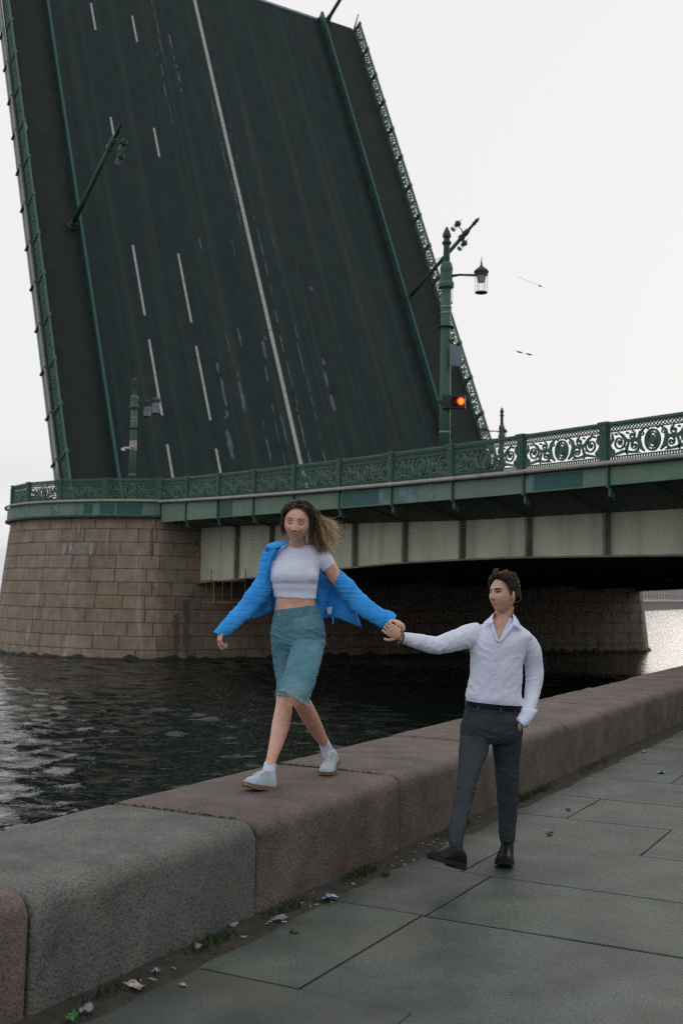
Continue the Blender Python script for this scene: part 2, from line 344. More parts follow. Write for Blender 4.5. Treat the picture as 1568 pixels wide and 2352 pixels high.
# slabs that run on past the camera and up the quay, too far or out of view to pick apart
mb = MB()
for s0 in [x for x in np.arange(-4, 2.1, 1.03)]+[x for x in np.arange(20.65, 60, 1.3)]:
    n = 2.93
    while n > -6:
        w = random.uniform(1.9, 2.6); l = 1.02 if s0 < 5 else 1.29
        mb.hexa([Q(s0, n, -.05), Q(s0, n-w, -.05), Q(s0+l, n-w, -.05), Q(s0+l, n, -.05), Q(s0, n, 0), Q(s0, n-w, 0), Q(s0+l, n-w, 0), Q(s0+l, n, 0)]); n -= w+.015
tag(mb.build('paving_slabs', 'slab', base), kind='stuff')
# dirt strip at the foot of the parapet
V = []; F = []; ns = 240
for i in range(ns+1):
    s = -4+i*.15
    for k, n in enumerate((2.94, 3.01, 3.07, 3.14, 3.3)):
        e = noise.noise((s*1.7, 3, k*.1))*.05 if k == 0 else 0
        z = (-.008, .010, .016, .022, .022)[k]+noise.noise((s*3, n*8, 1))*.010
        V.append(Q(s, n+e, z))
for i in range(ns):
    for k in range(4): F.append((i*5+k+5, i*5+k+6, i*5+k+1, i*5+k))
tag(obj('dirt_strip', V, F, 'earth', smooth=True), kind='structure')

# ------------------------------------------------------------------ granite parapet
par = thing('granite_parapet', Q(5, 3.6, 0), 'low granite quay parapet of long rounded blocks beside the pavement', 'wall')
joints = [-3.2, -.6, 1.5, 3.39, 5.02, 6.75, 8.6, 10.35, 12.3, 14.5, 16.6, 18.8, 21, 23.2, 25.4, 27.6, 29.8, 32]
def block(s0, s1, m, seed):
    r = .085; prof = [(3.155, -.25), (3.152, .0), (3.148, .2), (3.148, .49-r)]
    for k in range(1, 6):
        t = math.pi/2*k/5; prof.append((3.148+r-r*math.cos(t), .49-r+r*math.sin(t)))
    prof += [(3.45, .492), (3.7, .493), (3.95, .492), (4.10, .488), (4.145, .47), (4.16, .42), (4.17, 0), (4.18, -.8), (4.2, -2.0)]
    cn, cz = 3.66, 0; V = []; g = .006
    L = s1-s0; ss = [0, .012, .03]+[L*x for x in np.linspace(.03, .97, max(8, int(L*9)))]+[L-.03, L-.012, L]
    ss = sorted(ss)
    sh = random.uniform(-.006, .006); hz = random.uniform(-.006, .006)
    for s in ss:
        e = min(s, L-s); ins = .018*max(0, 1-e/.03)**2
        for j, (n, z) in enumerate(prof):
            n2 = n+sh+(ins if j < 9 else -ins if j > 13 else 0); z2 = z+(hz if j > 3 else 0)-(ins if 3 < j < 15 else 0)
            p = Q(s0+g+s*(L-2*g)/L, n2, z2)
            d = noise.noise(p*5+Vector((seed, 0, 0)))*.006+noise.noise(p*17)*.0035
            if 4 <= j <= 9: d += noise.noise(p*9+Vector((0, seed, 0)))*.008
            p += -NW*d if j < 6 else Z*d*.7
            V.append(p)
    n = len(prof); F = []
    for i in range(len(ss)-1):
        for j in range(n-1): F.append((i*n+j, (i+1)*n+j, (i+1)*n+j+1, i*n+j+1))
    F.append(tuple(range(n))); F.append(tuple(reversed(range((len(ss)-1)*n, len(ss)*n))))
    o = obj('granite_block', V, F, m, par); 
    for p in o.data.polygons: p.use_smooth = len(p.vertices) == 4
    return o
for i, (s0, s1) in enumerate(zip(joints, joints[1:])):
    block(s0, s1, 'granite_grey' if i == 3 else 'granite_red', i*3.1)
mb = MB()
mb.hexa([Q(-3.1, 3.2, -.3), Q(-3.1, 4.1, -.3), Q(31.9, 4.1, -.3), Q(31.9, 3.2, -.3), Q(-3.1, 3.2, .455), Q(-3.1, 4.1, .455), Q(31.9, 4.1, .455), Q(31.9, 3.2, .455)])
mb.build('mortar_core', 'joint', par)
# moss along joints and at the foot
def tufts(name, spots, parent, h=.02, dens=1):
    mb = MB()
    for p, spread in spots:
        p = Vector(p)
        a = random.random()*6.28; q = p+Vector((random.gauss(0, spread), random.gauss(0, spread), 0))
        hh = h*random.uniform(.4, 1.5); w = .004+.004*random.random(); l = Vector((math.cos(a), math.sin(a), 0))
        tip = q+Z*hh+l*hh*random.uniform(-.8, .8)+Vector((l.y, -l.x, 0))*hh*random.uniform(-.6, .6)
        mb.add([q-l*w, q+l*w, tip], [(0, 1, 2)])
    return tag(mb.build(name, 'moss', parent), kind='stuff')
sp = []
for s, lo, hi, k in ((5.02, 3.3, 4.1, 110), (6.75, 3.6, 4.1, 240), (6.75, 3.3, 3.6, 50), (10.35, 3.2, 4.0, 80), (8.6, 3.2, 4, 30)):
    for _ in range(k):
        n = random.uniform(lo, hi); sp.append((Q(s, n, .485), .006 if s != 6.75 or n < 3.6 else .016))
tufts('moss', sp, par, .011)
sp = []
for s, k, d in ((6.05, 240, .10), (5.2, 140, .10), (4.55, 160, .12), (8.9, 420, .14), (9.4, 180, .15), (3.75, 50, .08), (11, 120, .3), (7.5, 100, .2)):
    for _ in range(k): sp.append((Q(s+random.gauss(0, d), 3.08+random.gauss(0, .025), .015), .01))
for _ in range(60): sp.append((Q(5.06+random.gauss(0, .03), 4.12, .46), .012))
m_ = tufts('foot_weeds', sp, None, .03); tag(m_, 'low green weeds growing in the dirt at the parapet foot', 'weeds')
tag(bpy.data.objects['foot_weeds'], kind='stuff')

# ------------------------------------------------------------------ bridge pier
PA0, PA1, PR = -13.8, .8, None
hc = (PA1-PA0)/2; sag = 4.1; R_ = (hc*hc+sag*sag)/(2*sag); ac = (PA0+PA1)/2
def pier_path(step):
    """(a, w, outward normal) along the near nose then the shore-side face towards the far nose"""
    pts = []; t0 = math.asin(hc/R_); wc = -.4-sag+R_
    L = 2*t0*R_; n = int(L/step)
    for i in range(n+1):
        t = t0-2*t0*i/n           # from river side (a max) to shore side
        pts.append((ac+R_*math.sin(t), wc-R_*math.cos(t), math.sin(t), -math.cos(t)))
    n = int(28.9/step)
    for i in range(1, n+1): pts.append((PA0, -.4+28.9*i/n, -1, 0))
    n = int(L/step)
    for i in range(1, n+1):
        t = t0-2*t0*i/n
        pts.append((ac-R_*math.sin(t), 28.5-R_*math.cos(t0)+R_*math.cos(t), -math.sin(t), math.cos(t)))
    return pts
def smooth_normals(pts):
    o = []
    for i, (a, w, na, nw) in enumerate(pts):
        x = sum(p[2] for p in pts[max(0, i-2):i+3]); y = sum(p[3] for p in pts[max(0, i-2):i+3]); l = math.hypot(x, y)
        o.append((a, w, x/l, y/l))
    return o
PPATH = smooth_normals(pier_path(.36))
cum = [0]
for p, q_ in zip(PPATH, PPATH[1:]): cum.append(cum[-1]+math.hypot(p[0]-q_[0], p[1]-q_[1]))
def poff(z): return -.15+(4.5-z)*.11
def pp(t, off, z):
    i = max(0, min(len(cum)-2, int(np.searchsorted(cum, t))-1)); f = (t-cum[i])/(cum[i+1]-cum[i])
    a, b = PPATH[i], PPATH[i+1]
    x = [a[k]+(b[k]-a[k])*f for k in range(4)]
    return B(x[0]+x[2]*off, x[1]+x[3]*off, z)
pier = thing('bridge_pier', B(-4.5, 8, WATER), 'massive rounded granite bridge pier standing in the dark river', 'pier')
ts = np.linspace(0, cum[-1], 90); V = []; F = []; zs = [-2.5, WATER, 0, 1.5, 3, 4.72]
for t in ts:
    for z in zs: V.append(pp(t, poff(z)-.05, z))
nz_ = len(zs)
for i in range(len(ts)-1):
    for k in range(nz_-1): F.append((i*nz_+k, (i+1)*nz_+k, (i+1)*nz_+k+1, i*nz_+k+1))
back = len(V); 
F.append(tuple(i*nz_+nz_-1 for i in range(len(ts))))
for k in range(nz_-1): F.append(((len(ts)-1)*nz_+k, k, k+1, (len(ts)-1)*nz_+k+1))
obj('core', V, F, 'pier_core', pier)
arcL = 2*math.asin(hc/R_)*R_
crs = [4.72, 4.2]+list(np.linspace(4.2, -1.5, 11)[1:])
rest = MB()
for ci, (z1, z0) in enumerate(zip(crs, crs[1:])):
    t = 3.2+random.uniform(0, 1)
    while t < cum[-1]-1:
        l = random.uniform(.75, 1.5); t1 = t+l; g = .012
        pr = random.uniform(0, .02); nn = 4; mid = []
        lay = []
        for (dt, dzv, of) in ((0, 0, -.05), (0, 0, pr-.012), (.02, .02, pr)):
            ring = []
            for k in range(nn+1): ring.append(pp(t+g+dt+(l-2*g-2*dt)*k/nn, poff(z0+dzv)+of, z0+g*.8+dzv))
            for k in range(nn, -1, -1): ring.append(pp(t+g+dt+(l-2*g-2*dt)*k/nn, poff(z1-dzv)+of, z1-g*.8-dzv))
            lay.append(ring)
        V = [v for r in lay for v in r]; n2 = 2*(nn+1); F = []
        for a_ in range(2):
            for k in range(n2): F.append((a_*n2+k, a_*n2+(k+1) % n2, (a_+1)*n2+(k+1) % n2, (a_+1)*n2+k))
        for k in range(nn): F.append((2*n2+k, 2*n2+k+1, 2*n2+n2-2-k, 2*n2+n2-1-k))
        if t < arcL+7.5: obj('stone_block', V, F, 'pier_stone', pier)
        else: rest.add(V, F)
        t = t1
tag(rest.build('stone_courses', 'pier_stone', pier), kind='stuff')
MT['rust_stain'] = mat('rust_stain', (.105, .075, .055), (.15, .11, .085), 6, .9, ramp=(.3, .7))
MT['lime_stain'] = mat('lime_stain', (.30, .31, .29), (.22, .23, .21), 8, .9)
for (t_, z1, z0, wd, m_) in ((arcL-.35, 4.3, 2.9, .10, 'rust_stain'), (arcL+1.2, 1.2, -1.2, .22, 'rust_stain'), (arcL+.75, .6, -1.3, .16, 'rust_stain'), (arcL-4.5, 3.6, 3.05, .16, 'lime_stain'), (arcL-4.15, 3.62, 3.2, .12, 'lime_stain'), (arcL-3.1, 3.62, 3.05, .14, 'lime_stain'), (arcL-3.8, 4.42, 3.95, .10, 'lime_stain'), (arcL-3.6, 4.2, 3.7, .05, 'lime_stain'), (arcL-8.4, 2.2, 1.5, .06, 'lime_stain')):
    V = []; n = 16
    for i in range(n+1):
        f = i/n; z = z1+(z0-z1)*f; w_ = wd*(.35+.65*math.sin(math.pi*min(1, f*.9+.12))**.6)*(.7+.6*noise.noise((z*4, t_, 2))); o_ = .12*noise.noise((z*1.5, t_, 7))*wd*3
        V += [pp(t_+o_-w_, poff(z)+.026, z), pp(t_+o_+w_, poff(z)+.026, z)]
    obj('stain', V, [(2*i, 2*i+1, 2*i+3, 2*i+2) for i in range(n)], m_, pier)
# algae skirt at the waterline
mb = MB(); ts = np.linspace(0, cum[-1], 420); V = []; F = []
for i, t in enumerate(ts):
    h = WATER+.10+abs(noise.noise((t*1.3, 0, 0)))*.28+abs(noise.noise((t*5, 1, 0)))*.12
    V += [pp(t, poff(WATER)+.10, WATER-.3), pp(t, poff(WATER)+.14+.06*noise.noise((t*3, 0, 4)), WATER+.03), pp(t, poff(h)+.035, h)]
for i in range(len(ts)-1):
    for k in range(2): F.append((i*3+k, (i+1)*3+k, (i+1)*3+k+1, i*3+k+1))
tag(obj('algae_skirt', V, F, 'algae', pier), kind='stuff')

# ------------------------------------------------------------------ approach span
ZT = [(-75, 5.62), (-48, 5.68), (-42, 5.72), (-37.3, 5.775), (-35.1, 5.805), (-31, 5.876), (-25.9, 5.983), (-19.6, 6.159), (-13.3, 6.39), (10, 6.43)]
def ztop(a): return float(np.interp(a, [x for x, _ in ZT], [z for _, z in ZT]))
def zled(a): return ztop(a)-.985
def zfas(a): return float(np.interp(a, [-75, -42, -35, -26, -16.5, -13, 10], [4.20, 4.24, 4.26, 4.356, 4.47, 4.5, 4.5]))
def zgir(a): return float(np.interp(a, [-75, -58, -46, -40.4, -37.5, -34.5, -31.8, -28.9, -25.5, -22.8, -17.4, -13], [1.9, 2.2, 2.6, 2.69, 2.715, 2.73, 2.70, 2.64, 2.49, 2.35, 2.11, 1.93]))
def zsof(a): return float(np.interp(a, [-75, -40, -32, -24, -17, -13], [3.75, 3.80, 3.88, 4.1, 4.32, 4.36]))
SA0, SA1 = -66, -13.9
span = thing('bridge_approach_span', B(-40, 15, 3), 'green and cream steel approach span of the bridge over the river', 'bridge')
def sweep(name, prof, a0, a1, step, m, parent, smooth=False):
    """prof: list of (w, z(a)) closed polygon swept along the bridge"""
    n = max(1, int((a1-a0)/step)); V = []; F = []; k = len(prof)
    for i in range(n+1):
        a = a0+(a1-a0)*i/n
        for w, zf in prof: V.append(B(a, w, zf(a)))
    for i in range(n):
        for j in range(k): F.append((i*k+j, i*k+(j+1) % k, (i+1)*k+(j+1) % k, (i+1)*k+j))
    F.append(tuple(reversed(range(k)))); F.append(tuple(n*k+j for j in range(k)))
    return obj(name, V, F, m, parent, smooth=smooth)
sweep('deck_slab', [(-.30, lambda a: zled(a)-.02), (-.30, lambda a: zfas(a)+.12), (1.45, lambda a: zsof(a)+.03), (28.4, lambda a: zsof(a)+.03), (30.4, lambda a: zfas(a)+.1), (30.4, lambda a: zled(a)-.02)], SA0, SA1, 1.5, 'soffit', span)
sweep('soffit_lightening_plate', [(-.32, lambda a: zfas(a)+.10), (-.32, lambda a: zfas(a)+.08), (1.47, lambda a: zsof(a)-.02), (1.47, lambda a: zsof(a)+.0)], SA0, SA1, 1.5, 'soffit_lightened', span)  # added plate, its lighter paint brightens the shaded recess under the overhang
ribs = [-13.9]+[-16.45-2.925*i for i in range(17)]
rng = random.Random(3)
for i, (a1, a0) in enumerate(zip(ribs, ribs[1:])):      # fascia panels between ribs
    g = .012
    o = sweep('fascia_panel', [(-.40, lambda a: zled(a)-.05), (-.40, zfas), (-.33, zfas), (-.33, lambda a: zled(a)-.05)], a0+g, a1-g, .8, 'fascia', span)
    mb = MB()                                             # rib with its bracket below
    a = a0
    mb.box(B(a, -.42, (zled(a)+zfas(a))/2-.06), BA*.03, BW*.05, Z*((zled(a)-zfas(a))/2))
    mb.box(B(a, -.36, zfas(a)-.16), BA*.03, BW*.03, Z*.1)
    mb.hexa([B(a-.04, -.38, zfas(a)-.24), B(a+.04, -.38, zfas(a)-.24), B(a+.04, -.25, zfas(a)-.34), B(a-.04, -.25, zfas(a)-.34),
             B(a-.04, -.38, zfas(a)-.12), B(a+.04, -.38, zfas(a)-.12), B(a+.04, -.25, zfas(a)-.2), B(a-.04, -.25, zfas(a)-.2)])
    mb.build('fascia_rib', 'green', span)
for nm, a0, a1, m in (('paint_patch', -37.3, -39.0, 'patch_teal'), ('paint_patch', -36.95, -37.28, 'patch_blue'), ('paint_patch', -28.3, -30.35, 'patch_teal'), ('paint_patch', -30.37, -31.0, 'patch_blue'),
                      ('paint_patch', -31.2, -32.3, 'patch_blue'), ('paint_patch', -19.35, -20.6, 'patch_teal'), ('paint_patch', -33.0, -33.2, 'patch_blue')):
    h = .06 if m == 'patch_teal' else .10
    sweep(nm, [(-.404, lambda a: zled(a)-.08-h*.6), (-.404, lambda a: zfas(a)+.03), (-.39, lambda a: zfas(a)+.03), (-.39, lambda a: zled(a)-.08-h*.6)], a1, a0, .5, m, span)
# light service pipe on the ledge
n = 90; mb = MB(); mb.tube([B(SA0+(SA1+.2-SA0)*i/n, -.52, zled(SA0+(SA1+.2-SA0)*i/n)-.01) for i in range(n+1)], .062, 8); mb.build('ledge_pipe', 'pipe', span, smooth=True)
sweep('ledge', [(-.46, lambda a: zled(a)-.035), (-.46, lambda a: zled(a)-.07), (-.32, lambda a: zled(a)-.07), (-.32, lambda a: zled(a)-.035)], SA0, SA1, 1, 'green_dark', span)
# near girder with stiffeners
sweep('girder_web', [(1.5, zsof), (1.5, zgir), (1.54, zgir), (1.54, zsof)], SA0, SA1, .8, 'cream', span)
sweep('girder_flange', [(1.28, lambda a: zgir(a)+.0), (1.28, lambda a: zgir(a)-.05), (1.76, lambda a: zgir(a)-.05), (1.76, lambda a: zgir(a))], SA0, SA1, .8, 'cream_edge', span)
for i in range(18):
    a = -17.5-2.93*i
    if a < SA0: break
    mb = MB(); mb.hexa([B(a-.05, 1.30, zgir(a)+.004), B(a+.05, 1.30, zgir(a)+.004), B(a+.05, 1.497, zgir(a)+.004), B(a-.05, 1.497, zgir(a)+.004),
                        B(a-.05, 1.30, zsof(a)), B(a+.05, 1.30, zsof(a)), B(a+.05, 1.497, zsof(a)), B(a-.05, 1.497, zsof(a))])
    mb.build('stiffener', 'cream_edge', span)
    mb = MB(); mb.hexa([B(a-.03, -.25, zfas(a)+.02), B(a+.03, -.25, zfas(a)+.02), B(a+.03, 1.497, zsof(a)-.10), B(a-.03, 1.497, zsof(a)-.10),
                        B(a-.03, -.25, zfas(a)+.14), B(a+.03, -.25, zfas(a)+.14), B(a+.03, 1.497, zsof(a)+.02), B(a-.03, 1.497, zsof(a)+.02)])
    mb.build('cantilever_bracket', 'soffit_lightened', span)
for w in (6, 10.5, 15, 19.5, 24, 28.4):
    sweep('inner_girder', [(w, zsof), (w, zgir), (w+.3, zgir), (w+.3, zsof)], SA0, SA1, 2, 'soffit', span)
mb = MB()
for i in range(13):
    a = -16-4.0*i; mb.hexa([B(a-.1, 1.55, zsof(a)-.7), B(a+.1, 1.55, zsof(a)-.7), B(a+.1, 28.4, zsof(a)-.7), B(a-.1, 28.4, zsof(a)-.7), B(a-.1, 1.55, zsof(a)+.02), B(a+.1, 1.55, zsof(a)+.02), B(a+.1, 28.4, zsof(a)+.02), B(a-.1, 28.4, zsof(a)+.02)])
tag(mb.build('cross_beams', 'soffit', span), kind='stuff')
# unseen abutment off to the right, solid to block light beneath the span
def aq(w, n=3.6): return (n-41.4+.491*w)/.871
ab = MB(); za, zb_ = -2, 4.15
ab.hexa([B(aq(.2), .2, za), B(-80, .2, za), B(-80, 30, za), B(aq(30), 30, za), B(aq(.2), .2, 3.7), B(-80, .2, 3.7), B(-80, 30, 3.7), B(aq(30), 30, 3.7)])
tag(ab.build('bridge_abutment', 'far_quay'), 'unseen stone bridge abutment on the near bank, solid to block light under the span', 'abutment')
# rusty inspection cage by the pier
cg = thing('inspection_cage', B(-17.0, 1.4, .9), 'rusty open inspection cage hanging beside the pier under the girder', 'cage')
a0, a1, w0, w1, zb, zt = -18.7, -15.6, .6, 1.2, 1.15, 2.02
for nm, p in (('top_rail', [(a0, w0, zt), (a1, w0, zt)]), ('top_rail', [(a0, w1, zt), (a1, w1, zt)]), ('bottom_rail', [(a0, w0, zb), (a1, w0, zb)]), ('bottom_rail', [(a0, w1, zb), (a1, w1, zb)]), ('top_rail', [(a0, w0, zt), (a0, w1, zt)]), ('bottom_rail', [(a0, w0, zb), (a0, w1, zb)])):
    MB().tube([B(*x) for x in p], .028, 6).build(nm, 'rust', cg)
for a in (a0, -17.9, -17.1, -16.4, a1):
    MB().tube([B(a, w0, zb), B(a, w0, zt)], .022, 6).build('upright', 'rust' if a != -17.1 else 'fascia', cg)
for a in (a0, a1): MB().tube([B(a, w1, zb), B(a, w1, zt+.5)], .022, 6).build('hanger', 'rust', cg)

# ------------------------------------------------------------------ pier top: fascia, ledge, deck
def arc(t, off, z):
    """round the near nose, t in 0..1 from river side to shore side"""
    t0 = math.asin(hc/R_); th = t0-2*t0*t; wc = -.4-sag+R_
    return B(ac+(R_+off)*math.sin(th), wc-(R_+off)*math.cos(th), z)
ptop = thing('pier_balcony', B(-4.5, -1, 4.5), 'rounded green balcony deck capping the granite pier', 'balcony')
NS = 40; zl = 5.405
V = [arc(i/NS, -.06, zl-.03) for i in range(NS+1)]+[arc(i/NS, -.06, 4.73) for i in range(NS+1)]
V += [B(PA1, 30.4, zl-.03), B(PA0, 30.4, zl-.03), B(PA1, 30.4, 4.73), B(PA0, 30.4, 4.73)]
k = 2*(NS+1); F = [tuple(range(NS+1))[::-1]+(k, k+1)[::1]] if False else []
F.append(tuple(list(range(NS, -1, -1))+[k, k+1])); F.append(tuple(list(range(NS+1, 2*NS+2))+[k+3, k+2]))
for i in range(NS): F.append((i, i+1, NS+2+i, NS+1+i))
F += [(0, NS+1, k+2, k), (k, k+2, k+3, k+1), (k+1, k+3, 2*NS+1, NS)]
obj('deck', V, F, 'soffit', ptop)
nP = 10
for i in range(nP):
    V = []; F = []
    for j in range(7):
        t = (i+.006+(1-.012)*j/6)/nP
        V += [arc(t, .0, zl-.05), arc(t, .02, 4.78), arc(t, -.1, 4.78), arc(t, -.1, zl-.05)]
    for j in range(6):
        for q_ in range(4): F.append((j*4+q_, j*4+4+q_, j*4+4+(q_+1) % 4, j*4+(q_+1) % 4))
    F += [(0, 1, 2, 3), (27, 26, 25, 24)]
    obj('fascia_panel', V, F, 'fascia', ptop)
for t0_, t1_, m in ((.845, .885, 'patch_teal'), (.80, .825, 'patch_teal'), (.89, .955, 'patch_teal'), (.775, .785, 'patch_blue'), (.69, .72, 'patch_blue')):
    V = []; F = []
    for j in range(7):
        t = t0_+(t1_-t0_)*j/6; jig = .05*noise.noise((t*90, 2, 3)); V += [arc(t, .022, zl-.14+jig*.5), arc(t, .026, 4.84+jig*.5)]
    F = [(2*j, 2*j+2, 2*j+3, 2*j+1) for j in range(6)]; obj('paint_patch', V, F, m, ptop)
MB().tube([arc(i/NS, .10, zl) for i in range(NS+1)], .062, 8).build('ledge_pipe', 'pipe', ptop, smooth=True)
V = []; F = []
for i in range(NS+1):
    t = i/NS; V += [arc(t, .10, 4.79), arc(t, .10, 4.70), arc(t, -.2, 4.70), arc(t, -.2, 4.79)]
for j in range(NS):
    for q_ in range(4): F.append((j*4+q_, j*4+4+q_, j*4+4+(q_+1) % 4, j*4+(q_+1) % 4))
obj('cornice', V, F, 'green_dark', ptop)

# ------------------------------------------------------------------ cast iron railing panel and post (shared meshes)
PLEN = 2.62
def panel_mesh():
    m = MB(); L = PLEN; h = L/2
    m.bx(-h, h, -.05, .05, .90, .965); m.bx(-h, h, -.035, .035, .855, .885)
    m.bx(-h, h, -.03, .03, .725, .75); m.bx(-h, h, -.03, .03, .135, .16); m.bx(-h, h, -.05, .05, .03, .075)
    for s in (-1, 1): m.bx(s*h-.028, s*h+.028, -.03, .03, .075, .86)
    n = 26
    for i in range(n):                                # diamond lattice under the handrail
        x0 = -h+L*i/n; x1 = x0+L/n*1.15
        m.ribbon([(x0, .745), (x1, .865)], .017, .012); m.ribbon([(x1, .745), (x0, .865)], .017, .014)
    for i in range(34):                               # row of small squares at the bottom
        x0 = -h+L*(i+.5)/34; m.ribbon([(x0, .07), (x0, .14)], .03, .014)
    def oval(rx, rz, cx, cz, w, t=.018, n=28):
        m.ribbon([(cx+rx*math.cos(2*math.pi*i/n), cz+rz*math.sin(2*math.pi*i/n)) for i in range(n+1)], w, t)
    oval(.20, .235, 0, .44, .045, .026); oval(.13, .165, 0, .44, .03, .03)
    m.ribbon([(0, .33), (0, .40), (0, .47), (0, .55)], [.05, .16, .15, .05], .026)
    for k in range(8):
        t = 2*math.pi*k/8; m.ribbon([(.145*math.cos(t), .44+.18*math.sin(t)), (.2*math.cos(t), .44+.235*math.sin(t))], .022, .014)
    def spiral(cx, cz, r0, r1, a0, turns, w0, w1, n=30, t=.018):
        P = []; Wd = []
        for i in range(n+1):
            f = i/n; r = r0+(r1-r0)*f; a = a0+turns*2*math.pi*f; P.append((cx+r*math.cos(a), cz+r*math.sin(a))); Wd.append(w0+(w1-w0)*f)
        m.ribbon(P, Wd, t)
    for s in (-1, 1):
        spiral(s*.98, .47, .20, .04, math.pi/2 if s > 0 else math.pi/2, s*1.6, .05, .035)
        spiral(s*.52, .36, .15, .03, -math.pi/2, -s*1.5, .055, .03)
        spiral(s*.60, .60, .10, .025, math.pi/2, s*1.3, .04, .025)
        spiral(s*1.18, .26, .085, .02, -math.pi/2, s*1.3, .035, .022)
        spiral(s*.30, .62, .07, .02, math.pi/2, -s*1.2, .03, .02)
        m.ribbon([(s*.23, .20), (s*.34, .30), (s*.40, .48), (s*.36, .64), (s*.24, .72)], [.03, .09, .10, .07, .02], .024)
        m.ribbon([(s*.36, .19), (s*.62, .215), (s*.85, .25), (s*1.05, .21), (s*1.27, .17)], [.03, .06, .075, .06, .03], .020)
        m.ribbon([(s*.42, .52), (s*.62, .47), (s*.78, .50), (s*.88, .62), (s*1.02, .71)], [.04, .085, .09, .07, .02], .022)
        m.ribbon([(s*.74, .17), (s*.76, .30), (s*.70, .44)], [.03, .075, .04], .02)
        m.ribbon([(s*1.28, .42), (s*1.18, .55), (s*1.20, .70)], [.03, .075, .03], .02)
        m.ribbon([(s*1.20, .30), (s*1.27, .44)], [.05, .03], .018)
        m.ribbon([(s*.12, .70), (s*.2, .74)], .04, .018)
        for (x, z, w) in ((.98, .47, .085), (.52, .36, .07), (.60, .60, .06), (1.18, .26, .05), (.85, .36, .07), (.46, .20, .06), (1.08, .66, .06), (.74, .66, .055)):
            m.ribbon([(s*x-w/2, z), (s*x, z+.01), (s*x+w/2, z)], [w*.5, w, w*.5], .03)
    return m
def post_mesh():
    m = MB()
    m.bx(-.115, .115, -.07, .07, 0, .98); m.bx(-.15, .15, -.10, .10, .965, 1.0); m.bx(-.135, .135, -.09, .09, .93, .967)
    m.bx(-.14, .14, -.09, .09, 0, .10)
    for y in (-1, 1):
        for x in (-.075, .075): m.bx(x-.018, x+.018, y*.07-.012 if y < 0 else .07, -.07 if y < 0 else .082, .13, .90)
        m.bx(-.03, .03, -.088 if y < 0 else .07, -.07 if y < 0 else .088, .2, .82)
    return m
_pm = panel_mesh(); _po = post_mesh()
tmp = _pm.build('railing_panel', 'green', None); PANEL = tmp.data; bpy.data.objects.remove(tmp)
tmp = _po.build('railing_post', 'green', None); POST = tmp.data; bpy.data.objects.remove(tmp)
def frame(x, z, o):
    x = x.normalized(); y = z.cross(x).normalized(); z = x.cross(y)
    m = Matrix((x, y, z)).transposed().to_4x4(); m.translation = o; return m
def place(name, mesh, parent, x, z, o, sx=1):
    m = frame(x, z, o-wloc(parent)) @ Matrix.Diagonal((sx, 1, 1, 1))
    return inst(mesh, name, parent, m4=m)
rail = thing('bridge_railing', B(-35, -.3, 4.9), 'green cast iron railing with scrollwork panels along the approach span', 'railing')
pa = [-13.55, -16.3]+[-16.3-2.915*i for i in range(1, 17)]
for a in pa[1:]: place('railing_post', POST, rail, BA, Z, B(a, -.3, zled(a)-.0))
for a1, a0 in zip(pa, pa[1:]):
    p, q_ = B(a0, -.3, zled(a0)+.012), B(a1, -.3, zled(a1)+.012)
    place('railing_panel', PANEL, rail, q_-p, Z, (p+q_)/2, ((q_-p).length-.23)/PLEN)
prail = thing('pier_railing', B(-4.5, -4, 5.4), 'green cast iron railing curving round the balcony on the pier', 'railing')
nR = 7; tt = [.02+.975*i/nR for i in range(nR+1)]
for i, t in enumerate(tt):
    d = arc(t+.002, -.10, 0)-arc(t-.002, -.10, 0); place('railing_post', POST, prail, d, Z, arc(t, -.12, zl))
for t0_, t1_ in zip(tt, tt[1:]):
    p, q_ = arc(t0_, -.12, zl+.012), arc(t1_, -.12, zl+.012); place('railing_panel', PANEL, prail, q_-p, Z, (p+q_)/2, ((q_-p).length-.23)/PLEN)
# fence continuing on the far side of the approach
frail = thing('far_bridge_railing', B(-35, 30.2, 4.9), 'green cast iron railing on the far side of the approach span', 'railing')
for a1, a0 in zip(pa[1:], pa[2:]):
    p, q_ = B(a0, 30.2, zled(a0)+.012), B(a1, 30.2, zled(a1)+.012)
    place('railing_post', POST, frail, BA, Z, p); place('railing_panel', PANEL, frail, q_-p, Z, (p+q_)/2, ((q_-p).length-.23)/PLEN)

# ------------------------------------------------------------------ raised bascule leaf
EL = rad(64.84)
LU = BA*math.cos(EL)+Z*math.sin(EL); LN = BW.cross(LU)
if LN.dot(BA) > 0: LN = -LN
L0 = P0+Z*7.548
def LF(w, u, h=0): return L0+BW*w+LU*u+LN*h
leaf = thing('bascule_leaf', LF(15, -2, 0), 'raised bascule leaf of the drawbridge standing steeply with its roadway facing us', 'drawbridge')
def lbox(name, w0, w1, u0, u1, h0, h1, m, parent=None):
    parent = parent or leaf
    return MB().hexa([LF(w0, u0, h0), LF(w1, u0, h0), LF(w1, u1, h0), LF(w0, u1, h0), LF(w0, u0, h1), LF(w1, u0, h1), LF(w1, u1, h1), LF(w0, u1, h1)]).build(name, m, parent)
UT = 46.1; UB = -2.3
mb = MB(); mb.hexa([LF(0, UB, -1.0), LF(30.1, UB, -1.0), LF(30.1, UT, -.5), LF(0, UT, -.5), LF(0, UB, -.02), LF(30.1, UB, -.02), LF(30.1, UT, -.02), LF(0, UT, -.02)])
mb.build('deck_structure', 'soffit', leaf)
for w in (1.5, 7, 12.5, 18, 23.5, 28.5):
    MB().hexa([LF(w, UB, -3.2), LF(w+.4, UB, -3.2), LF(w+.4, UT-1, -1.2), LF(w, UT-1, -1.2), LF(w, UB, -.9), LF(w+.4, UB, -.9), LF(w+.4, UT-1, -.45), LF(w, UT-1, -.45)]).build('main_girder', 'soffit', leaf)
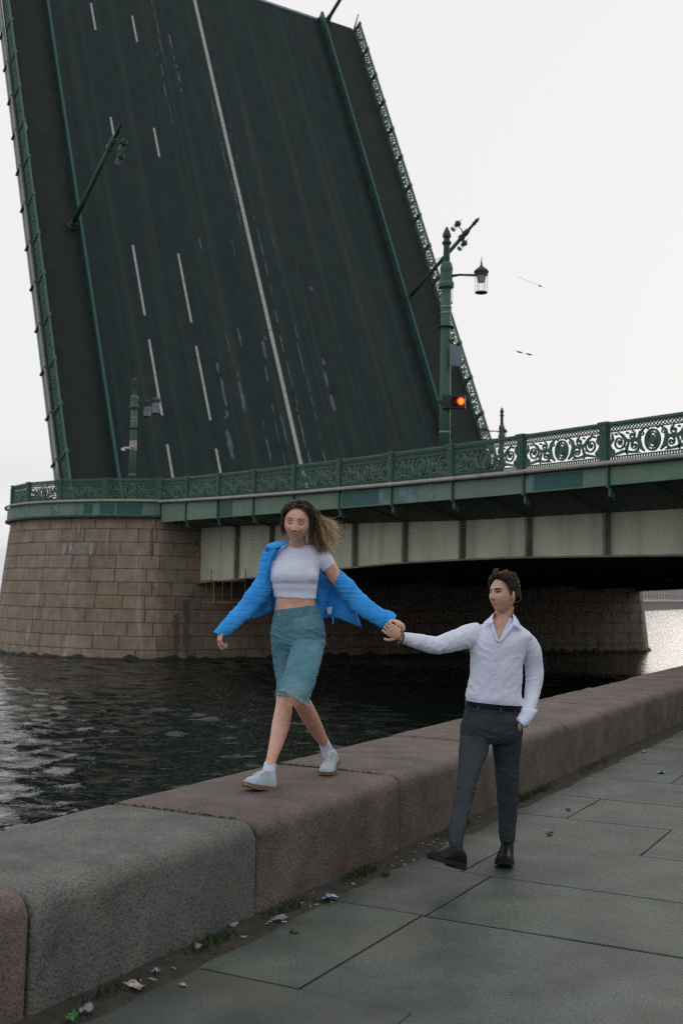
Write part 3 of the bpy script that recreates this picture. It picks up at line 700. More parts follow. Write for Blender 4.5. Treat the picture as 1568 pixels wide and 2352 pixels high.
# roadway in its own coordinates, so wear runs along the traffic
rw = obj('roadway', [(2.75, UB, 0), (26.75, UB, 0), (26.75, UT, 0), (2.75, UT, 0)], [(0, 1, 2, 3)], 'asphalt', leaf, world=False)
RM = Matrix((BW, LU, LN)).transposed().to_4x4(); RM.translation = L0-leaf.location; rw.matrix_local = RM
for w0, w1 in ((0, 2.7), (26.8, 30.1)): lbox('sidewalk', w0, w1, UB, UT, 0, .16, 'sidewalk')
for w in (2.74, 26.8):
    mb = MB()
    for u in np.arange(UB, UT, 1.5): mb.hexa([LF(w-.05, u, .1), LF(w+.05, u, .1), LF(w+.05, u+.08, .1), LF(w-.05, u+.08, .1), LF(w-.05, u, .6), LF(w+.05, u, .6), LF(w+.05, u+.08, .6), LF(w-.05, u+.08, .6)])
    tag(mb.build('guard_posts', 'green_dark', leaf), kind='stuff')
    lbox('guard_rail', w-.09, w+.09, UB, UT, .52, .78, 'teal'); lbox('guard_rail', w-.05, w+.05, UB, UT, .25, .4, 'green_dark')
    lbox('kerb', w-.1, w+.22, UB, UT, 0, .14, 'rust' if False else 'sidewalk')
lbox('end_edge', 0, 30.1, UT-.22, UT+.05, -.5, .05, 'metal_grey')
for i, dw_ in enumerate((6.30, 9.40)):
    for u0, u1 in ((.45, 2.65), (4.62, 10.02), (11.82, 17.28), (25.6 if i else 26.5, 28.25), (36.6, 39.3), (-2.2, -.4), (44.0, 46.0)):
        lbox('lane_dash', dw_-.075, dw_+.075, u0, u1, .002, .006, 'paint')
lbox('centre_line', 14.93, 15.20, UB, UT, .002, .006, 'paint')
rs = random.Random(11)
scf = [(13.9, 1.6, 6.4, .10), (15.75, 1, 14, .12), (15.85, 15, 22, .08), (16.95, 1.5, 13, .10), (16.9, 16, 26, .05), (10.35, 2, 5, .30), (10.6, 5, 9.5, .22), (11.9, 5.5, 8.5, .28), (11.75, 9, 12, .12), (12.9, 2, 5.2, .14),
       (14.4, 3.5, 5.6, .22), (14.35, 9.8, 11.6, .22), (14.0, 8, 9.2, .14), (12.75, 10.5, 12, .14), (18.55, 6.3, 10.5, .26), (14.65, 21, 25, .10), (14.6, 26, 33, .08), (15.6, 27, 30.5, .06), (17.0, 27, 34, .06), (12.2, 32.5, 38.5, .14), (11.3, 36, 43, .10), (10.9, 29, 36, .12), (19.2, 16.2, 16.6, .3), (11.25, 18, 19, .12), (13.7, 18, 20, .05)]
for w, u0, u1, wd in scf:
    u = u0
    while u < u1-.15:
        l = min(u1-u, rs.uniform(.4, 2.6)); n = max(4, int(l*5)); V = []; ww0 = wd*rs.uniform(.35, .75); wo = w+rs.gauss(0, .05)
        for i in range(n+1):
            uu = u+l*i/n; e = min(1, min(i, n-i)/n*5+.25); a_ = ww0*e*(.7+.6*noise.noise((uu*2.2, w*3, 1))); b_ = ww0*e*(.7+.6*noise.noise((uu*2.2, w*3, 9)))
            V += [LF(wo-a_, uu, .009), LF(wo+b_, uu, .009)]
        obj('worn_paint', V, [(2*i, 2*i+1, 2*i+3, 2*i+2) for i in range(n)], 'scuff', leaf)
        u += l+rs.uniform(.0, .9)
for w, lab in ((-.15, 'near'), (30.25, 'far')):
    lrail = leaf
    nN = 16; us = [UB+.3+(UT-UB-.6)*i/nN for i in range(nN+1)]
    for u in us: place('railing_post', POST, leaf, LU, LN, LF(w, u, .12))
    for u0, u1 in zip(us, us[1:]): place('railing_panel', PANEL, leaf, LU, LN, LF(w, (u0+u1)/2, .13), (u1-u0-.23)/PLEN)
    sgn = -1 if w < 0 else 1
    lbox('edge_fascia', w+sgn*.12, w+sgn*.19, UB, UT, -.75, .05, 'fascia')
    MB().tube([LF(w+sgn*.25, u, .06) for u in np.linspace(UB, UT, 20)], .06, 8).build('ledge_pipe', 'pipe', leaf, smooth=True)
    for u in us:
        MB().box(LF(w+sgn*.24, u, -.3), LU*.05, BW*.07, LN*.45).build('edge_rib', 'green', leaf)
    MB().hexa([LF(w-.05, UT-.3, 0), LF(w+.05, UT-.3, 0), LF(w+.05, UT+.55, 1.05), LF(w-.05, UT+.55, 1.05), LF(w-.05, UT-.1, 0), LF(w+.05, UT-.1, 0), LF(w+.05, UT+.62, 1.2), LF(w-.05, UT+.62, 1.2)]).build('end_stanchion', 'green', leaf)
# white notice flapping on the near railing of the leaf
p = [LF(-.02, 24.3, .55), LF(.03, 24.2, .2), LF(-.1, 26.4, .75), LF(.12, 24.6, .75)]
tag(MB().add([p[0], p[1], p[2], p[3], p[0]-BW*.02, p[1]-BW*.02, p[2]-BW*.02, p[3]-BW*.02], [(0, 1, 3), (0, 3, 2), (4, 7, 5), (4, 6, 7), (0, 4, 5, 1), (1, 5, 7, 3), (3, 7, 6, 2), (2, 6, 4, 0)]).build('torn_sheet', 'white_plastic'), 'torn white sheet caught on the raised railing at left', 'sheet')

# ------------------------------------------------------------------ street lamps
def lantern(root, pos):
    x, y, z = pos
    l = MB().lathe([(.02, .42), (.035, .40), (.02, .36), (.05, .30), (.07, .27), (.14, .22), (.20, .17), (.225, .14), (.225, .09), (.20, .085), (.20, .02), (.185, 0)], 10, (x, y, z)).build('lantern_hood', 'green_dark', root, world=False)
    MB().tube([(x, y, z+.40), (x, y, z+.60)], [.02, .004], 6).build('spike', 'green_dark', l, world=False)
    MB().lathe([(.172, -.50), (.182, 0)], 10, (x, y, z)).build('glass', 'lamp_glass', l, world=False)
    MB().lathe([(.10, -.20), (.15, -.01)], 10, (x, y, z)).build('reflector', 'metal_grey', l, world=False)
    mb = MB()
    mb.lathe([(.165, -.53), (.19, -.53), (.19, -.50), (.165, -.50)], 12, (x, y, z))
    for k in range(6):
        t = 2*math.pi*k/6; mb.tube([(x+.182*math.cos(t), y+.182*math.sin(t), z-.52), (x+.19*math.cos(t), y+.19*math.sin(t), z+.02)], .005, 5)
    mb.build('cage_bars', 'green_dark', l, world=False)
def lamp(label, m4, H=7.6, arms=((rad(90), 1.05), (rad(10), 1.05)), fine=True, slim=1.0):
    root = thing('street_lamp', (0, 0, 0), label, 'street lamp', 'street lamps on the bridge'); root.matrix_world = m4
    k = H/7.6; s = slim
    MB().lathe([(.30*s, 0), (.30*s, .25), (.24*s, .35), (.21*s, .6), (.19*s, .62)], 12).build('base', 'green', root, world=False, smooth=False)
    MB().lathe([(.17*s, .6), (.165*s, 3), (.155*s, 4.6*k), (.155*s, 5.85*k)], 12).build('shaft', 'green', root, world=False, smooth=True)
    if fine:
        for z in (1.2, 1.67, 5.12*k, 5.3*k): MB().lathe([(.172*s, z-.02), (.172*s, z+.02)], 12).build('band', 'pipe', root, world=False)
        MB().lathe([(.15, 4.68*k), (.26, 4.69*k), (.26, 4.72*k), (.15, 4.74*k)], 12).build('ring', 'green_dark', root, world=False)
    MB().lathe([(.16, 5.84*k), (.23, 5.88*k), (.24, 5.98*k), (.19, 6.05*k), (.185, 6.3*k), (.20, 6.45*k), (.16, 6.6*k), (.11, 6.65*k)], 12).build('collar', 'green', root, world=False)
    MB().lathe([(.105, 6.6*k), (.095, 7.15*k), (.13, 7.17*k), (.15, 7.23*k), (.10, 7.27*k), (.09, 7.36*k), (.125, 7.38*k), (.13, 7.45*k), (.09, 7.56*k), (.02, 7.7*k)], 12).build('finial', 'green_dark', root, world=False)
    for az, L in arms:
        dx, dy = math.sin(az), math.cos(az); z = 6.22*k
        MB().tube([(dx*.15, dy*.15, z), (dx*.4, dy*.4, z+.03), (dx*(L-.15), dy*(L-.15), z)], [.05, .035, .04], 8).build('arm', 'green_dark', root, world=False)
        lantern(root, (dx*L, dy*L, z-.02))
    return root
T = Matrix.Translation
def azrot(loc): return T(loc)
main = lamp('tall green street lamp with traffic signal and grey sign plate behind the railing', azrot(B(-31.9, .9, zled(-31.9)-.05)), 7.85, ((rad(100), 1.05), (rad(6), 1.1)))
near = lamp('green street lamp standing on the pier balcony in front of the raised roadway', azrot(B(-8.0, .6, 5.4)), 6.3, ((rad(96), 1.05), (rad(26), 1.05)))
MB().bx(-.05, .05, -.55, -.1, 2.95, 3.0).build('camera_bracket', 'white_plastic', near, world=False)
o = MB().bx(-.42, -.16, -.06, .06, 2.92, 3.0).bx(-.55, -.38, -.09, .09, 2.82, 2.95).build('security_camera', 'white_plastic', near, world=False)
MB().lathe([(.176, 2.85), (.176, 3.3)], 12).build('clamp_plate', 'pipe', near, world=False)
farl = lamp('small green twin street lamp on the far side above the railing', azrot(B(-2.7, 28, 5.4)), 8.3, ((rad(-105), 1.2), (rad(80), .12)), fine=False)
def leaf_lamp(label, w, u, H=8.9, arms=((rad(60), .9), (rad(150), 1.0)), tw=0):
    m = Matrix((BW, LU, LN)).transposed().to_4x4(); m.translation = LF(w, u, .1)
    return lamp(label, m @ Matrix.Rotation(tw, 4, 'Z'), H, arms, fine=False, slim=.9)
leaf_lamp('street lamp jutting sideways from the near edge of the raised leaf', 2.3, 17.6, 8.9, ((rad(70), .8), (rad(155), .95)))
leaf_lamp('street lamp jutting out behind the tall lamp from the far edge of the raised leaf', 27.2, 16.8, 9.0, ((rad(-20), .9), (rad(200), .9)))
leaf_lamp('street lamp jutting out at the very top of the raised leaf', 27.5, 45.9, 8.9, ((rad(-20), .9), (rad(200), .9)))
# signal and plate on the tall lamp
sig = thing('traffic_signal', B(-31.9, .9, 7.3), 'traffic signal glowing orange red on the tall lamp post', 'traffic signal')
c = at(1053, 922, 33.2); xa = Vector((1, -.15, 0)).normalized(); ya = Vector((.15, 1, 0)).normalized()
MB().box(c+xa*-.15+ya*.12, xa*.34, ya*.12, Z*.2).build('housing', 'black', sig)
MB().tube([c-xa*.1-ya*.02, c-xa*.1-ya*.2], .12, 12, cap=False).build('visor', 'black', sig)
ln = MB().tube([c+xa*.06-ya*.0, c+xa*.06-ya*.03], .122, 16).build('lens', 'signal_red', sig)
MB().tube([c+xa*.065-ya*.028, c+xa*.065-ya*.036], .080, 16).build('bulb_glow', 'signal_amber', ln)
MB().box(c+xa*-.5+Z*.0+ya*.1, xa*.14, ya*.04, Z*.05).build('bracket', 'black', sig)
pl = thing('sign_plate', B(-31.9, .9, 8.4), 'grey metal sign plate seen from behind on the tall lamp post', 'sign')
c = at(1047, 813, 33.3); xa = Vector((1, .45, 0)).normalized()
MB().hexa([c+xa*-.2+Z*-.36, c+xa*.2+Z*-.36, c+xa*.2+Z*-.36+Vector((-.01, .03, 0)), c+xa*-.2+Z*-.36+Vector((-.01, .03, 0)), c+xa*-.2+Z*.30, c+xa*.2+Z*.22, c+xa*.2+Z*.22+Vector((-.01, .03, 0)), c+xa*-.2+Z*.30+Vector((-.01, .03, 0))]).build('plate', 'metal_grey', pl)
MB().tube([c+Z*.3-xa*.15, c+Z*.45-xa*.28], .03, 6).build('bracket', 'green_dark', pl)
# overhead wires with insulators
def wire(label, p, q_, sagm, r=.012, beads=()):
    root = thing('overhead_wire', p, label, 'wire'); P_ = [p+(q_-p)*t-Z*4*sagm*t*(1-t) for t in np.linspace(0, 1, 24)]
    MB().tube(P_, r, 5).build('cable', 'black', root)
    for t, l in beads:
        c = p+(q_-p)*t-Z*4*sagm*t*(1-t); d = (q_-p).normalized(); MB().tube([c-d*l, c-d*l*.6, c+d*l*.6, c+d*l], [.012, .035, .035, .012], 6).build('insulator', 'black', root)
wire('thin span wire stretched between the two lamp posts across the raised roadway', B(-8.0, .6, 11.6), B(-31.9, .9, 11.9), .15, .010)
wire('thin overhead wire fragment sloping through the white sky at right', at(1190, 636, 52), at(1252, 662, 50), .0, .006, ((.8, .12),))
wire('short cable carrying two insulators in the sky right of the lamp', at(1178, 803, 50), at(1226, 815, 50), .05, .005, ((.3, .13), (.75, .13)))

# ------------------------------------------------------------------ far bank seen under the span
fb = rad(26.5); FD = Vector((math.sin(fb), math.cos(fb), 0)); FN = Vector((-FD.y, FD.x, 0)); F0 = Vector((70.7, 262, 0))
def FQ(s, n, z): return F0+FD*s+FN*n+Vector((0, 0, z))
def fbx(name, s0, s1, n0, n1, z0, z1, m, parent):
    return MB().hexa([FQ(s0, n0, z0), FQ(s1, n0, z0), FQ(s1, n1, z0), FQ(s0, n1, z0), FQ(s0, n0, z1), FQ(s1, n0, z1), FQ(s1, n1, z1), FQ(s0, n1, z1)]).build(name, m, parent)
qw = thing('far_quay_wall', FQ(50, 0, -1.4), 'grey quay wall along the far bank seen under the bridge', 'wall')
fbx('wall', -60, 400, 0, 30, -3, .40, 'far_quay', qw); fbx('coping', -60, 400, -.2, .6, .40, .68, 'far_wall', qw)
fb = rad(37); FD = Vector((math.sin(fb), math.cos(fb), 0)); FN = Vector((-FD.y, FD.x, 0)); F0 = Vector((138, 528, 0))
tag(MB().hexa([FQ(-80, -60, -.5), FQ(500, -60, -.5), FQ(500, 60, -.5), FQ(-80, 60, -.5), FQ(-80, -60, .3), FQ(500, -60, .3), FQ(500, 60, .3), FQ(-80, 60, .3)]).build('far_bank_ground', 'far_quay'), kind='structure')
lab = ['pale far building beside the pier with a few dark windows', 'long grey far building with an orange band beyond the first one', 'third far building receding along the far bank', 'most distant far building along the far bank']
ss = [(-30, 22), (25, 110), (116, 200), (206, 330)]
for i, (s0, s1) in enumerate(ss):
    r = thing('far_building', FQ((s0+s1)/2, 14, .3), lab[i], 'building', 'buildings on the far bank')
    fbx('wall', s0, s1, 8, 24, .25, 19, 'far_wall', r); fbx('roof', s0-.4, s1+.4, 7.5, 24.5, 19, 20, 'soffit', r); fbx('cornice_band', s0, s1, 7.8, 8.0, 7.0, 8.0, 'far_trim', r)
    s = s0+2.2
    while s < s1-2:
        for z in (1.2, 4.2, 9.2, 12.6, 15.8):
            w = fbx('window', s, s+1.5, 7.93, 8.02, z, z+2.0, 'window', r)
            fbx('sill', s-.15, s+1.65, 7.8, 7.99, z-.2, z-.03, 'far_wall', w)
        s += 3.8 if i < 2 else 5

# ------------------------------------------------------------------ unseen near-bank houses added behind the camera to block low light
for i, (s0, s1, h) in enumerate(((-140, -92, 12.5), (-90, -48, 11), (-46, 4, 13), (6, 44, 11.5), (46, 96, 12.5))):
    hs = thing('light_block_house', Q((s0+s1)/2, -64, 0), ('first', 'second', 'third', 'fourth', 'fifth')[i]+' unseen house added along the near bank to block low light', 'building', 'houses added to block low light')
    def qb(name, a0, a1, n0, n1, z0, z1, m, parent=hs): return MB().hexa([Q(a0, n0, z0), Q(a1, n0, z0), Q(a1, n1, z0), Q(a0, n1, z0), Q(a0, n0, z1), Q(a1, n0, z1), Q(a1, n1, z1), Q(a0, n1, z1)]).build(name, m, parent)
    qb('wall', s0, s1, -58, -72, -.05, h, 'far_wall'); qb('roof', s0-.3, s1+.3, -57.5, -72.5, h, h+.8, 'soffit')
    for k in range(int((s1-s0)/3.6)):
        for z in (1.2, 4.6, 8.0): qb('window', s0+1+k*3.6, s0+2.4+k*3.6, -58.05, -57.97, z, z+2, 'window')
# ------------------------------------------------------------------ people: helpers
from mathutils.bvhtree import BVHTree
MT['skin_w'] = mat('skin_w', (.68, .41, .30), (.60, .32, .23), 26, .5, .0008, 300, sss=.12, spec=.35)
MT['skin_m'] = mat('skin_m', (.58, .36, .25), (.50, .285, .20), 26, .5, .0008, 300, sss=.12, spec=.35)
MT['lips_w'] = mat('lips_w', (.50, .20, .17), (.44, .17, .145), 60, .4)
MT['lips_m'] = mat('lips_m', (.44, .17, .14), (.38, .14, .12), 60, .45)
MT['brow'] = mat('brow', (.022, .014, .01), (.04, .026, .017), 200, .8)
MT['lash'] = mat('lash', (.02, .013, .01), None, 20, .7)
MT['eye_white'] = mat('eye_white', (.26, .24, .23), None, 20, .25)
MT['iris'] = mat('iris', (.05, .045, .035), (.03, .03, .03), 90, .2)
MT['stubble'] = mat('stubble', (.17, .11, .08), (.26, .16, .11), 300, .8)
MT['tee'] = mat('tee', (.74, .77, .88), (.69, .72, .84), 9, .9, .0015, 260, spec=.12)
MT['dress_shirt'] = mat('dress_shirt', (.70, .71, .82), (.65, .66, .78), 7, .85, .0015, 220, spec=.12)
MT['shirt_trim'] = mat('shirt_trim', (.66, .72, .88), (.62, .68, .85), 7, .85, .001, 220)
MT['blue_shirt'] = mat('blue_shirt', (.05, .34, .80), (.04, .275, .70), 6, .8, .002, 160, spec=.12)
MT['denim'] = stain(mat('denim', (.068, .185, .235), (.105, .24, .285), 7, .9, .0018, 380, c3=(.04, .11, .15), s3=240, amt3=.5), (.20, .36, .40), (1, 1, .7), 5, .50, .72, .6)
MT['denim_seam'] = mat('denim_seam', (.16, .26, .28), (.10, .20, .23), 40, .9)
MT['fray'] = mat('fray', (.45, .50, .50), (.3, .38, .4), 60, .9)
MT['trouser'] = mat('trouser', (.030, .038, .043), (.043, .051, .056), 14, .9, .0015, 420, c3=(.075, .085, .09), s3=500, amt3=.35, spec=.12)
MT['leather'] = mat('leather', (.006, .007, .007), (.010, .010, .010), 12, .38, .001, 90, spec=.1)
MT['sole_black'] = mat('sole_black', (.008, .008, .008), (.014, .014, .014), 12, .7)
MT['sneaker'] = mat('sneaker', (.33, .41, .46), (.45, .51, .54), 16, .8, .0015, 200)
MT['lace'] = mat('lace', (.62, .64, .62), (.5, .52, .5), 30, .9)
MT['gum'] = mat('gum', (.22, .125, .06), (.17, .10, .05), 12, .7)
MT['sock'] = mat('sock', (.66, .67, .80), (.58, .6, .74), 20, .95, .001, 300, spec=.12)
MT['sock_dark'] = mat('sock_dark', (.015, .022, .04), (.02, .03, .05), 20, .95)
MT['metal'] = mat('metal', (.55, .5, .42), None, 5, .3, metal=1)
MT['bead'] = mat('bead', (.06, .09, .05), (.03, .05, .03), 200, .5)

def crom(A, sub):
    """Catmull-Rom through the rows of A"""
    A = np.array(A, float); n = len(A)
    if sub <= 1 or n < 3: return A
    o = []
    for i in range(n-1):
        p0, p1, p2, p3 = A[max(i-1, 0)], A[i], A[i+1], A[min(i+2, n-1)]
        for k in range(sub):
            t = k/sub; o.append(.5*((2*p1)+(-p0+p2)*t+(2*p0-5*p1+4*p2-p3)*t*t+(-p0+3*p1-3*p2+p3)*t**3))
    o.append(A[-1]); return np.array(o)
def sec(xl, yl, xr, yr, Y, hd):
    L, R = at(xl, yl, Y), at(xr, yr, Y); c = (L+R)/2; ax = (R-L)/2
    return list(c)+list(ax)+[0, hd, 0]
def loft(mb, secs, n=28, sub=4, cap=True, shrink=1.0, sq=2.2, dy=0):
    S = crom(secs, sub); V = []; F = []
    for r in S:
        c, ax, ay = Vector(r[:3])+Vector((0, dy, 0)), Vector(r[3:6])*shrink, Vector(r[6:9])*shrink
        for k in range(n):
            t = 2*math.pi*k/n; C_, S_ = math.cos(t), math.sin(t)
            V.append(c+ax*math.copysign(abs(C_)**(2/sq), C_)+ay*math.copysign(abs(S_)**(2/sq), S_))
    m = len(S)
    for i in range(m-1):
        for k in range(n): F.append((i*n+k, i*n+(k+1) % n, (i+1)*n+(k+1) % n, (i+1)*n+k))
    if cap: F.append(tuple(range(n-1, -1, -1))); F.append(tuple((m-1)*n+k for k in range(n)))
    return mb.add(V, F)
def limb(mb, pts, n=16, sub=4, cap=True):
    A = crom([list(at(x, y, Y))+[r] for x, y, Y, r in pts], sub)
    return mb.tube([Vector(p[:3]) for p in A], [p[3] for p in A], n, cap)
def ball(mb, c, r, n=12):
    r = r if hasattr(r, '__len__') else (r, r, r); V = []; F = []; m = n
    for i in range(m+1):
        f = math.pi*i/m
        for k in range(n):
            t = 2*math.pi*k/n; V.append(Vector(c)+Vector((r[0]*math.sin(f)*math.cos(t), r[1]*math.sin(f)*math.sin(t), r[2]*math.cos(f))))
    for i in range(m):
        for k in range(n): F.append((i*n+k, (i+1)*n+k, (i+1)*n+(k+1) % n, i*n+(k+1) % n))
    return mb.add(V, F)
def remesh(mb, name, m, parent, voxel=.005, it=4, fac=.5, folds=None, cut=None):
    """one continuous surface out of overlapping volumes"""
    o = obj(name, mb.V, mb.F, m); bm = bmesh.new(); bm.from_mesh(o.data); bmesh.ops.recalc_face_normals(bm, faces=bm.faces); bm.to_mesh(o.data); bm.free()
    r = o.modifiers.new('r', 'REMESH'); r.mode = 'VOXEL'; r.voxel_size = voxel; r.adaptivity = 0
    s = o.modifiers.new('s', 'SMOOTH'); s.iterations = it; s.factor = fac
    dg = bpy.context.evaluated_depsgraph_get(); me = bpy.data.meshes.new_from_object(o.evaluated_get(dg))
    o.modifiers.clear(); old = o.data; o.data = me; bpy.data.meshes.remove(old); me.name = name
    if not me.materials: me.materials.append(MT[m])
    if folds: fold(me, folds)
    if cut:
        bm = bmesh.new(); bm.from_mesh(me); bmesh.ops.delete(bm, geom=[f for f in bm.faces if cut(f.calc_center_median())], context='FACES'); 
        for _ in range(8):                                # smooth the cut edge
            bv = [v for v in bm.verts if v.is_boundary]; new = {}
            for v in bv:
                nb = [e.other_vert(v).co for e in v.link_edges if e.is_boundary]
                if len(nb) == 2: new[v] = v.co*.4+(nb[0]+nb[1])*.3
            for v, p in new.items(): v.co = p
        bm.to_mesh(me); bm.free()
    o['_bvh'] = 0; bvh = BVHTree.FromPolygons([v.co.copy() for v in me.vertices], [tuple(p.vertices) for p in me.polygons]); del o['_bvh']
    me.shade_smooth()
    if parent:
        off = wloc(parent); me.transform(Matrix.Translation(-off)); o.parent = parent
    return o, bvh
def fold(me, fn):
    n = len(me.vertices); co = np.zeros(n*3); me.vertices.foreach_get('co', co); co = co.reshape(-1, 3)
    no = np.zeros(n*3); me.vertices.foreach_get('normal', no); no = no.reshape(-1, 3)
    d = np.array([fn(Vector(c)) for c in co]); co += no*d[:, None]
    me.vertices.foreach_set('co', co.ravel()); me.update()
def ridged(p): return (1-abs(noise.noise(p)))**3-.45
def hit(bvh, x, y, off=.002):
    d = (FWD+RT*((x-784)/FPX)+UP*((1176-y)/FPX)).normalized()
    h = bvh.ray_cast(CPOS, d)
    return h[0]-d*off if h[0] else None
def strip(name, bvh, pts, w, m, parent, off=.003, sub=6, ends=None):
    """flat band laid over a garment along a traced line, width w in metres"""
    P_ = crom([list(p) for p in pts], sub); Q_ = [hit(bvh, x, y, off) for x, y in P_]; Q_ = [q for q in Q_ if q]
    if len(Q_) < 2: return
    V = []; n = len(Q_)
    for i, q in enumerate(Q_):
        t = (Q_[min(i+1, n-1)]-Q_[max(i-1, 0)]).normalized(); s = t.cross(FWD).normalized()*(w[min(i, len(w)-1)] if hasattr(w, '__len__') else w)/2
        V += [q-s, q+s, q+s+FWD*.005, q-s+FWD*.005]
    F = [(0, 1, 2, 3), (4*n-1, 4*n-2, 4*n-3, 4*n-4)]
    for i in range(n-1):
        for k in range(4): F.append((4*i+k, 4*i+4+k, 4*i+4+(k+1) % 4, 4*i+(k+1) % 4))
    return obj(name, V, F, m, parent, smooth=False)
def sheet(mb, rows, th=.004, sub=5, fn=None):
    """cloth panel through a grid of sighted points (x, y, Y)"""
    G = np.array([[list(at(*p)) for p in r] for r in rows], float)
    G = np.stack([crom(G[i], sub) for i in range(len(G))]); G = np.stack([crom(G[:, j], sub) for j in range(G.shape[1])], 1)
    a, b = G.shape[:2]; V = []
    for i in range(a):
        for j in range(b):
            p = Vector(G[i, j]); p.y += fn(p, i/(a-1), j/(b-1)) if fn else 0; V.append(p)
    V += [v+Vector((0, th, 0)) for v in V]; k = a*b; F = []
    for i in range(a-1):
        for j in range(b-1):
            q = (i*b+j, i*b+j+1, (i+1)*b+j+1, (i+1)*b+j); F.append(q); F.append(tuple(k+x for x in reversed(q)))
    edge = [j for j in range(b)]+[i*b+b-1 for i in range(1, a)]+[(a-1)*b+j for j in range(b-2, -1, -1)]+[i*b for i in range(a-2, 0, -1)]
    for u, v in zip(edge, edge[1:]+edge[:1]): F.append((v, u, k+u, k+v))
    return mb.add(V, F)

# a head in its own frame: face towards -y, x to the viewer's right, z up
def g2(x, z, x0, z0, sx, sz): return math.exp(-((x-x0)/sx)**2-((z-z0)/sz)**2)
def face_d(x, z, male):
    d = 0
    rz = 0
    if z < .026: rz = min(1, (.026-z)/.052)**1.15 if z > -.030 else max(0, 1-((-.030-z)/.011))
    d += (.034 if male else .029)*math.exp(-(x/(.0085+.004*rz))**2)*max(0, rz)
    for s in (-1, 1):
        d += .010*g2(x, z, s*.0130, -.0335, .0065, .0065)
        d -= (.0195 if male else .0165)*g2(x, z, s*.0310, .011, .017, .0125)
        d += .0065*g2(x, z, s*.031, .009, .012, .0075)
        d += (.0090 if male else .003)*g2(x, z, s*.03, .031, .024, .008)
        d += (.004 if male else .0075)*g2(x, z, s*.041, -.026, .019, .019)
        d -= .003*g2(x, z, s*.030, -.056, .010, .014)
    d += .0055*g2(x, z, 0, -.0575, .019, .0055)+.0065*g2(x, z, 0, -.0685, .016, .006)-.005*g2(x, z, 0, -.063, .022, .0022)
    d -= .004*g2(x, z, 0, -.079, .016, .006)
    d += (.012 if male else .008)*g2(x, z, 0, -.098, .022, .015)
    return d
def head_base(ux, uy, uz, male):
    z = uz*.116; jaw = max(0, -uz); top = max(0, uz)
    w = .0755*(1-(.30 if male else .36)*jaw**1.6)*(1-.05*top); x = ux*w
    y = uy*(.098 if uy > 0 else .094)
    if uy > 0: y *= 1-.38*jaw**1.2; y += 0
    else: y *= 1+.10*jaw**2*(1-abs(ux))
    return x, y, z
def face_y(x, z, male):
    """depth of the face surface at (x, z)"""
    uz = z/.116; jaw = max(0, -uz); top = max(0, uz)
    w = .0755*(1-(.30 if male else .36)*jaw**1.6)*(1-.05*top); ux = max(-.98, min(.98, x/w/max(.2, 1)))
    # on the unit sphere: ux here is x/w of the sphere direction
    uy = -math.sqrt(max(.02, 1-ux*ux-min(.97, uz*uz)))
    y = uy*.094*(1+.10*jaw**2*(1-abs(ux)))
    return y-face_d(x, z, male)
def head_mesh(mb, M4, male):
    nu, nv = 110, 90; V = []; F = []
    for i in range(nv+1):
        f = math.pi*i/nv; uz = math.cos(f); r = math.sin(f)
        for k in range(nu):
            t = 2*math.pi*k/nu; ux, uy = r*math.sin(t), -r*math.cos(t)
            x, y, z = head_base(ux, uy, uz, male)
            if uy < .1:
                y -= face_d(x, z, male)*min(1, max(0, (.1-uy)/.35))
            V.append(M4 @ Vector((x, y, z)))
    for i in range(nv):
        for k in range(nu): F.append((i*nu+k, (i+1)*nu+k, (i+1)*nu+(k+1) % nu, i*nu+(k+1) % nu))
    mb.add(V, F)
    for s in (-1, 1):                                     # ears
        E_ = MB(); ball(E_, (0, 0, 0), (.009, .019, .032), 12)
        mb.add([M4 @ (Vector((s*.0785, .010, -.006))+Matrix.Rotation(s*.45, 3, 'Z') @ (Matrix.Rotation(-.2, 3, 'X') @ v)) for v in E_.V], E_.F)
def face_patch(name, outline, M4, male, m, parent, off=.0012, th=.002):
    """small raised patch on the face: list of (x, zlow, zhigh) columns"""
    V = []; n = len(outline)
    for x, z0, z1 in outline:
        zm = (z0+z1)/2
        V += [M4 @ Vector((x, face_y(x, z0, male)-off*.2, z0)), M4 @ Vector((x, face_y(x, zm, male)-off-th*.5, zm)), M4 @ Vector((x, face_y(x, z1, male)-off*.2, z1))]
    F = [(3*i+k, 3*i+3+k, 3*i+4+k, 3*i+1+k) for i in range(n-1) for k in range(2)]
    return obj(name, V, F, m, parent, smooth=True)
def band(x0, x1, zf, hf, n=12): return [(x0+(x1-x0)*i/n, zf(i/n)-hf(i/n), zf(i/n)+hf(i/n)) for i in range(n+1)]
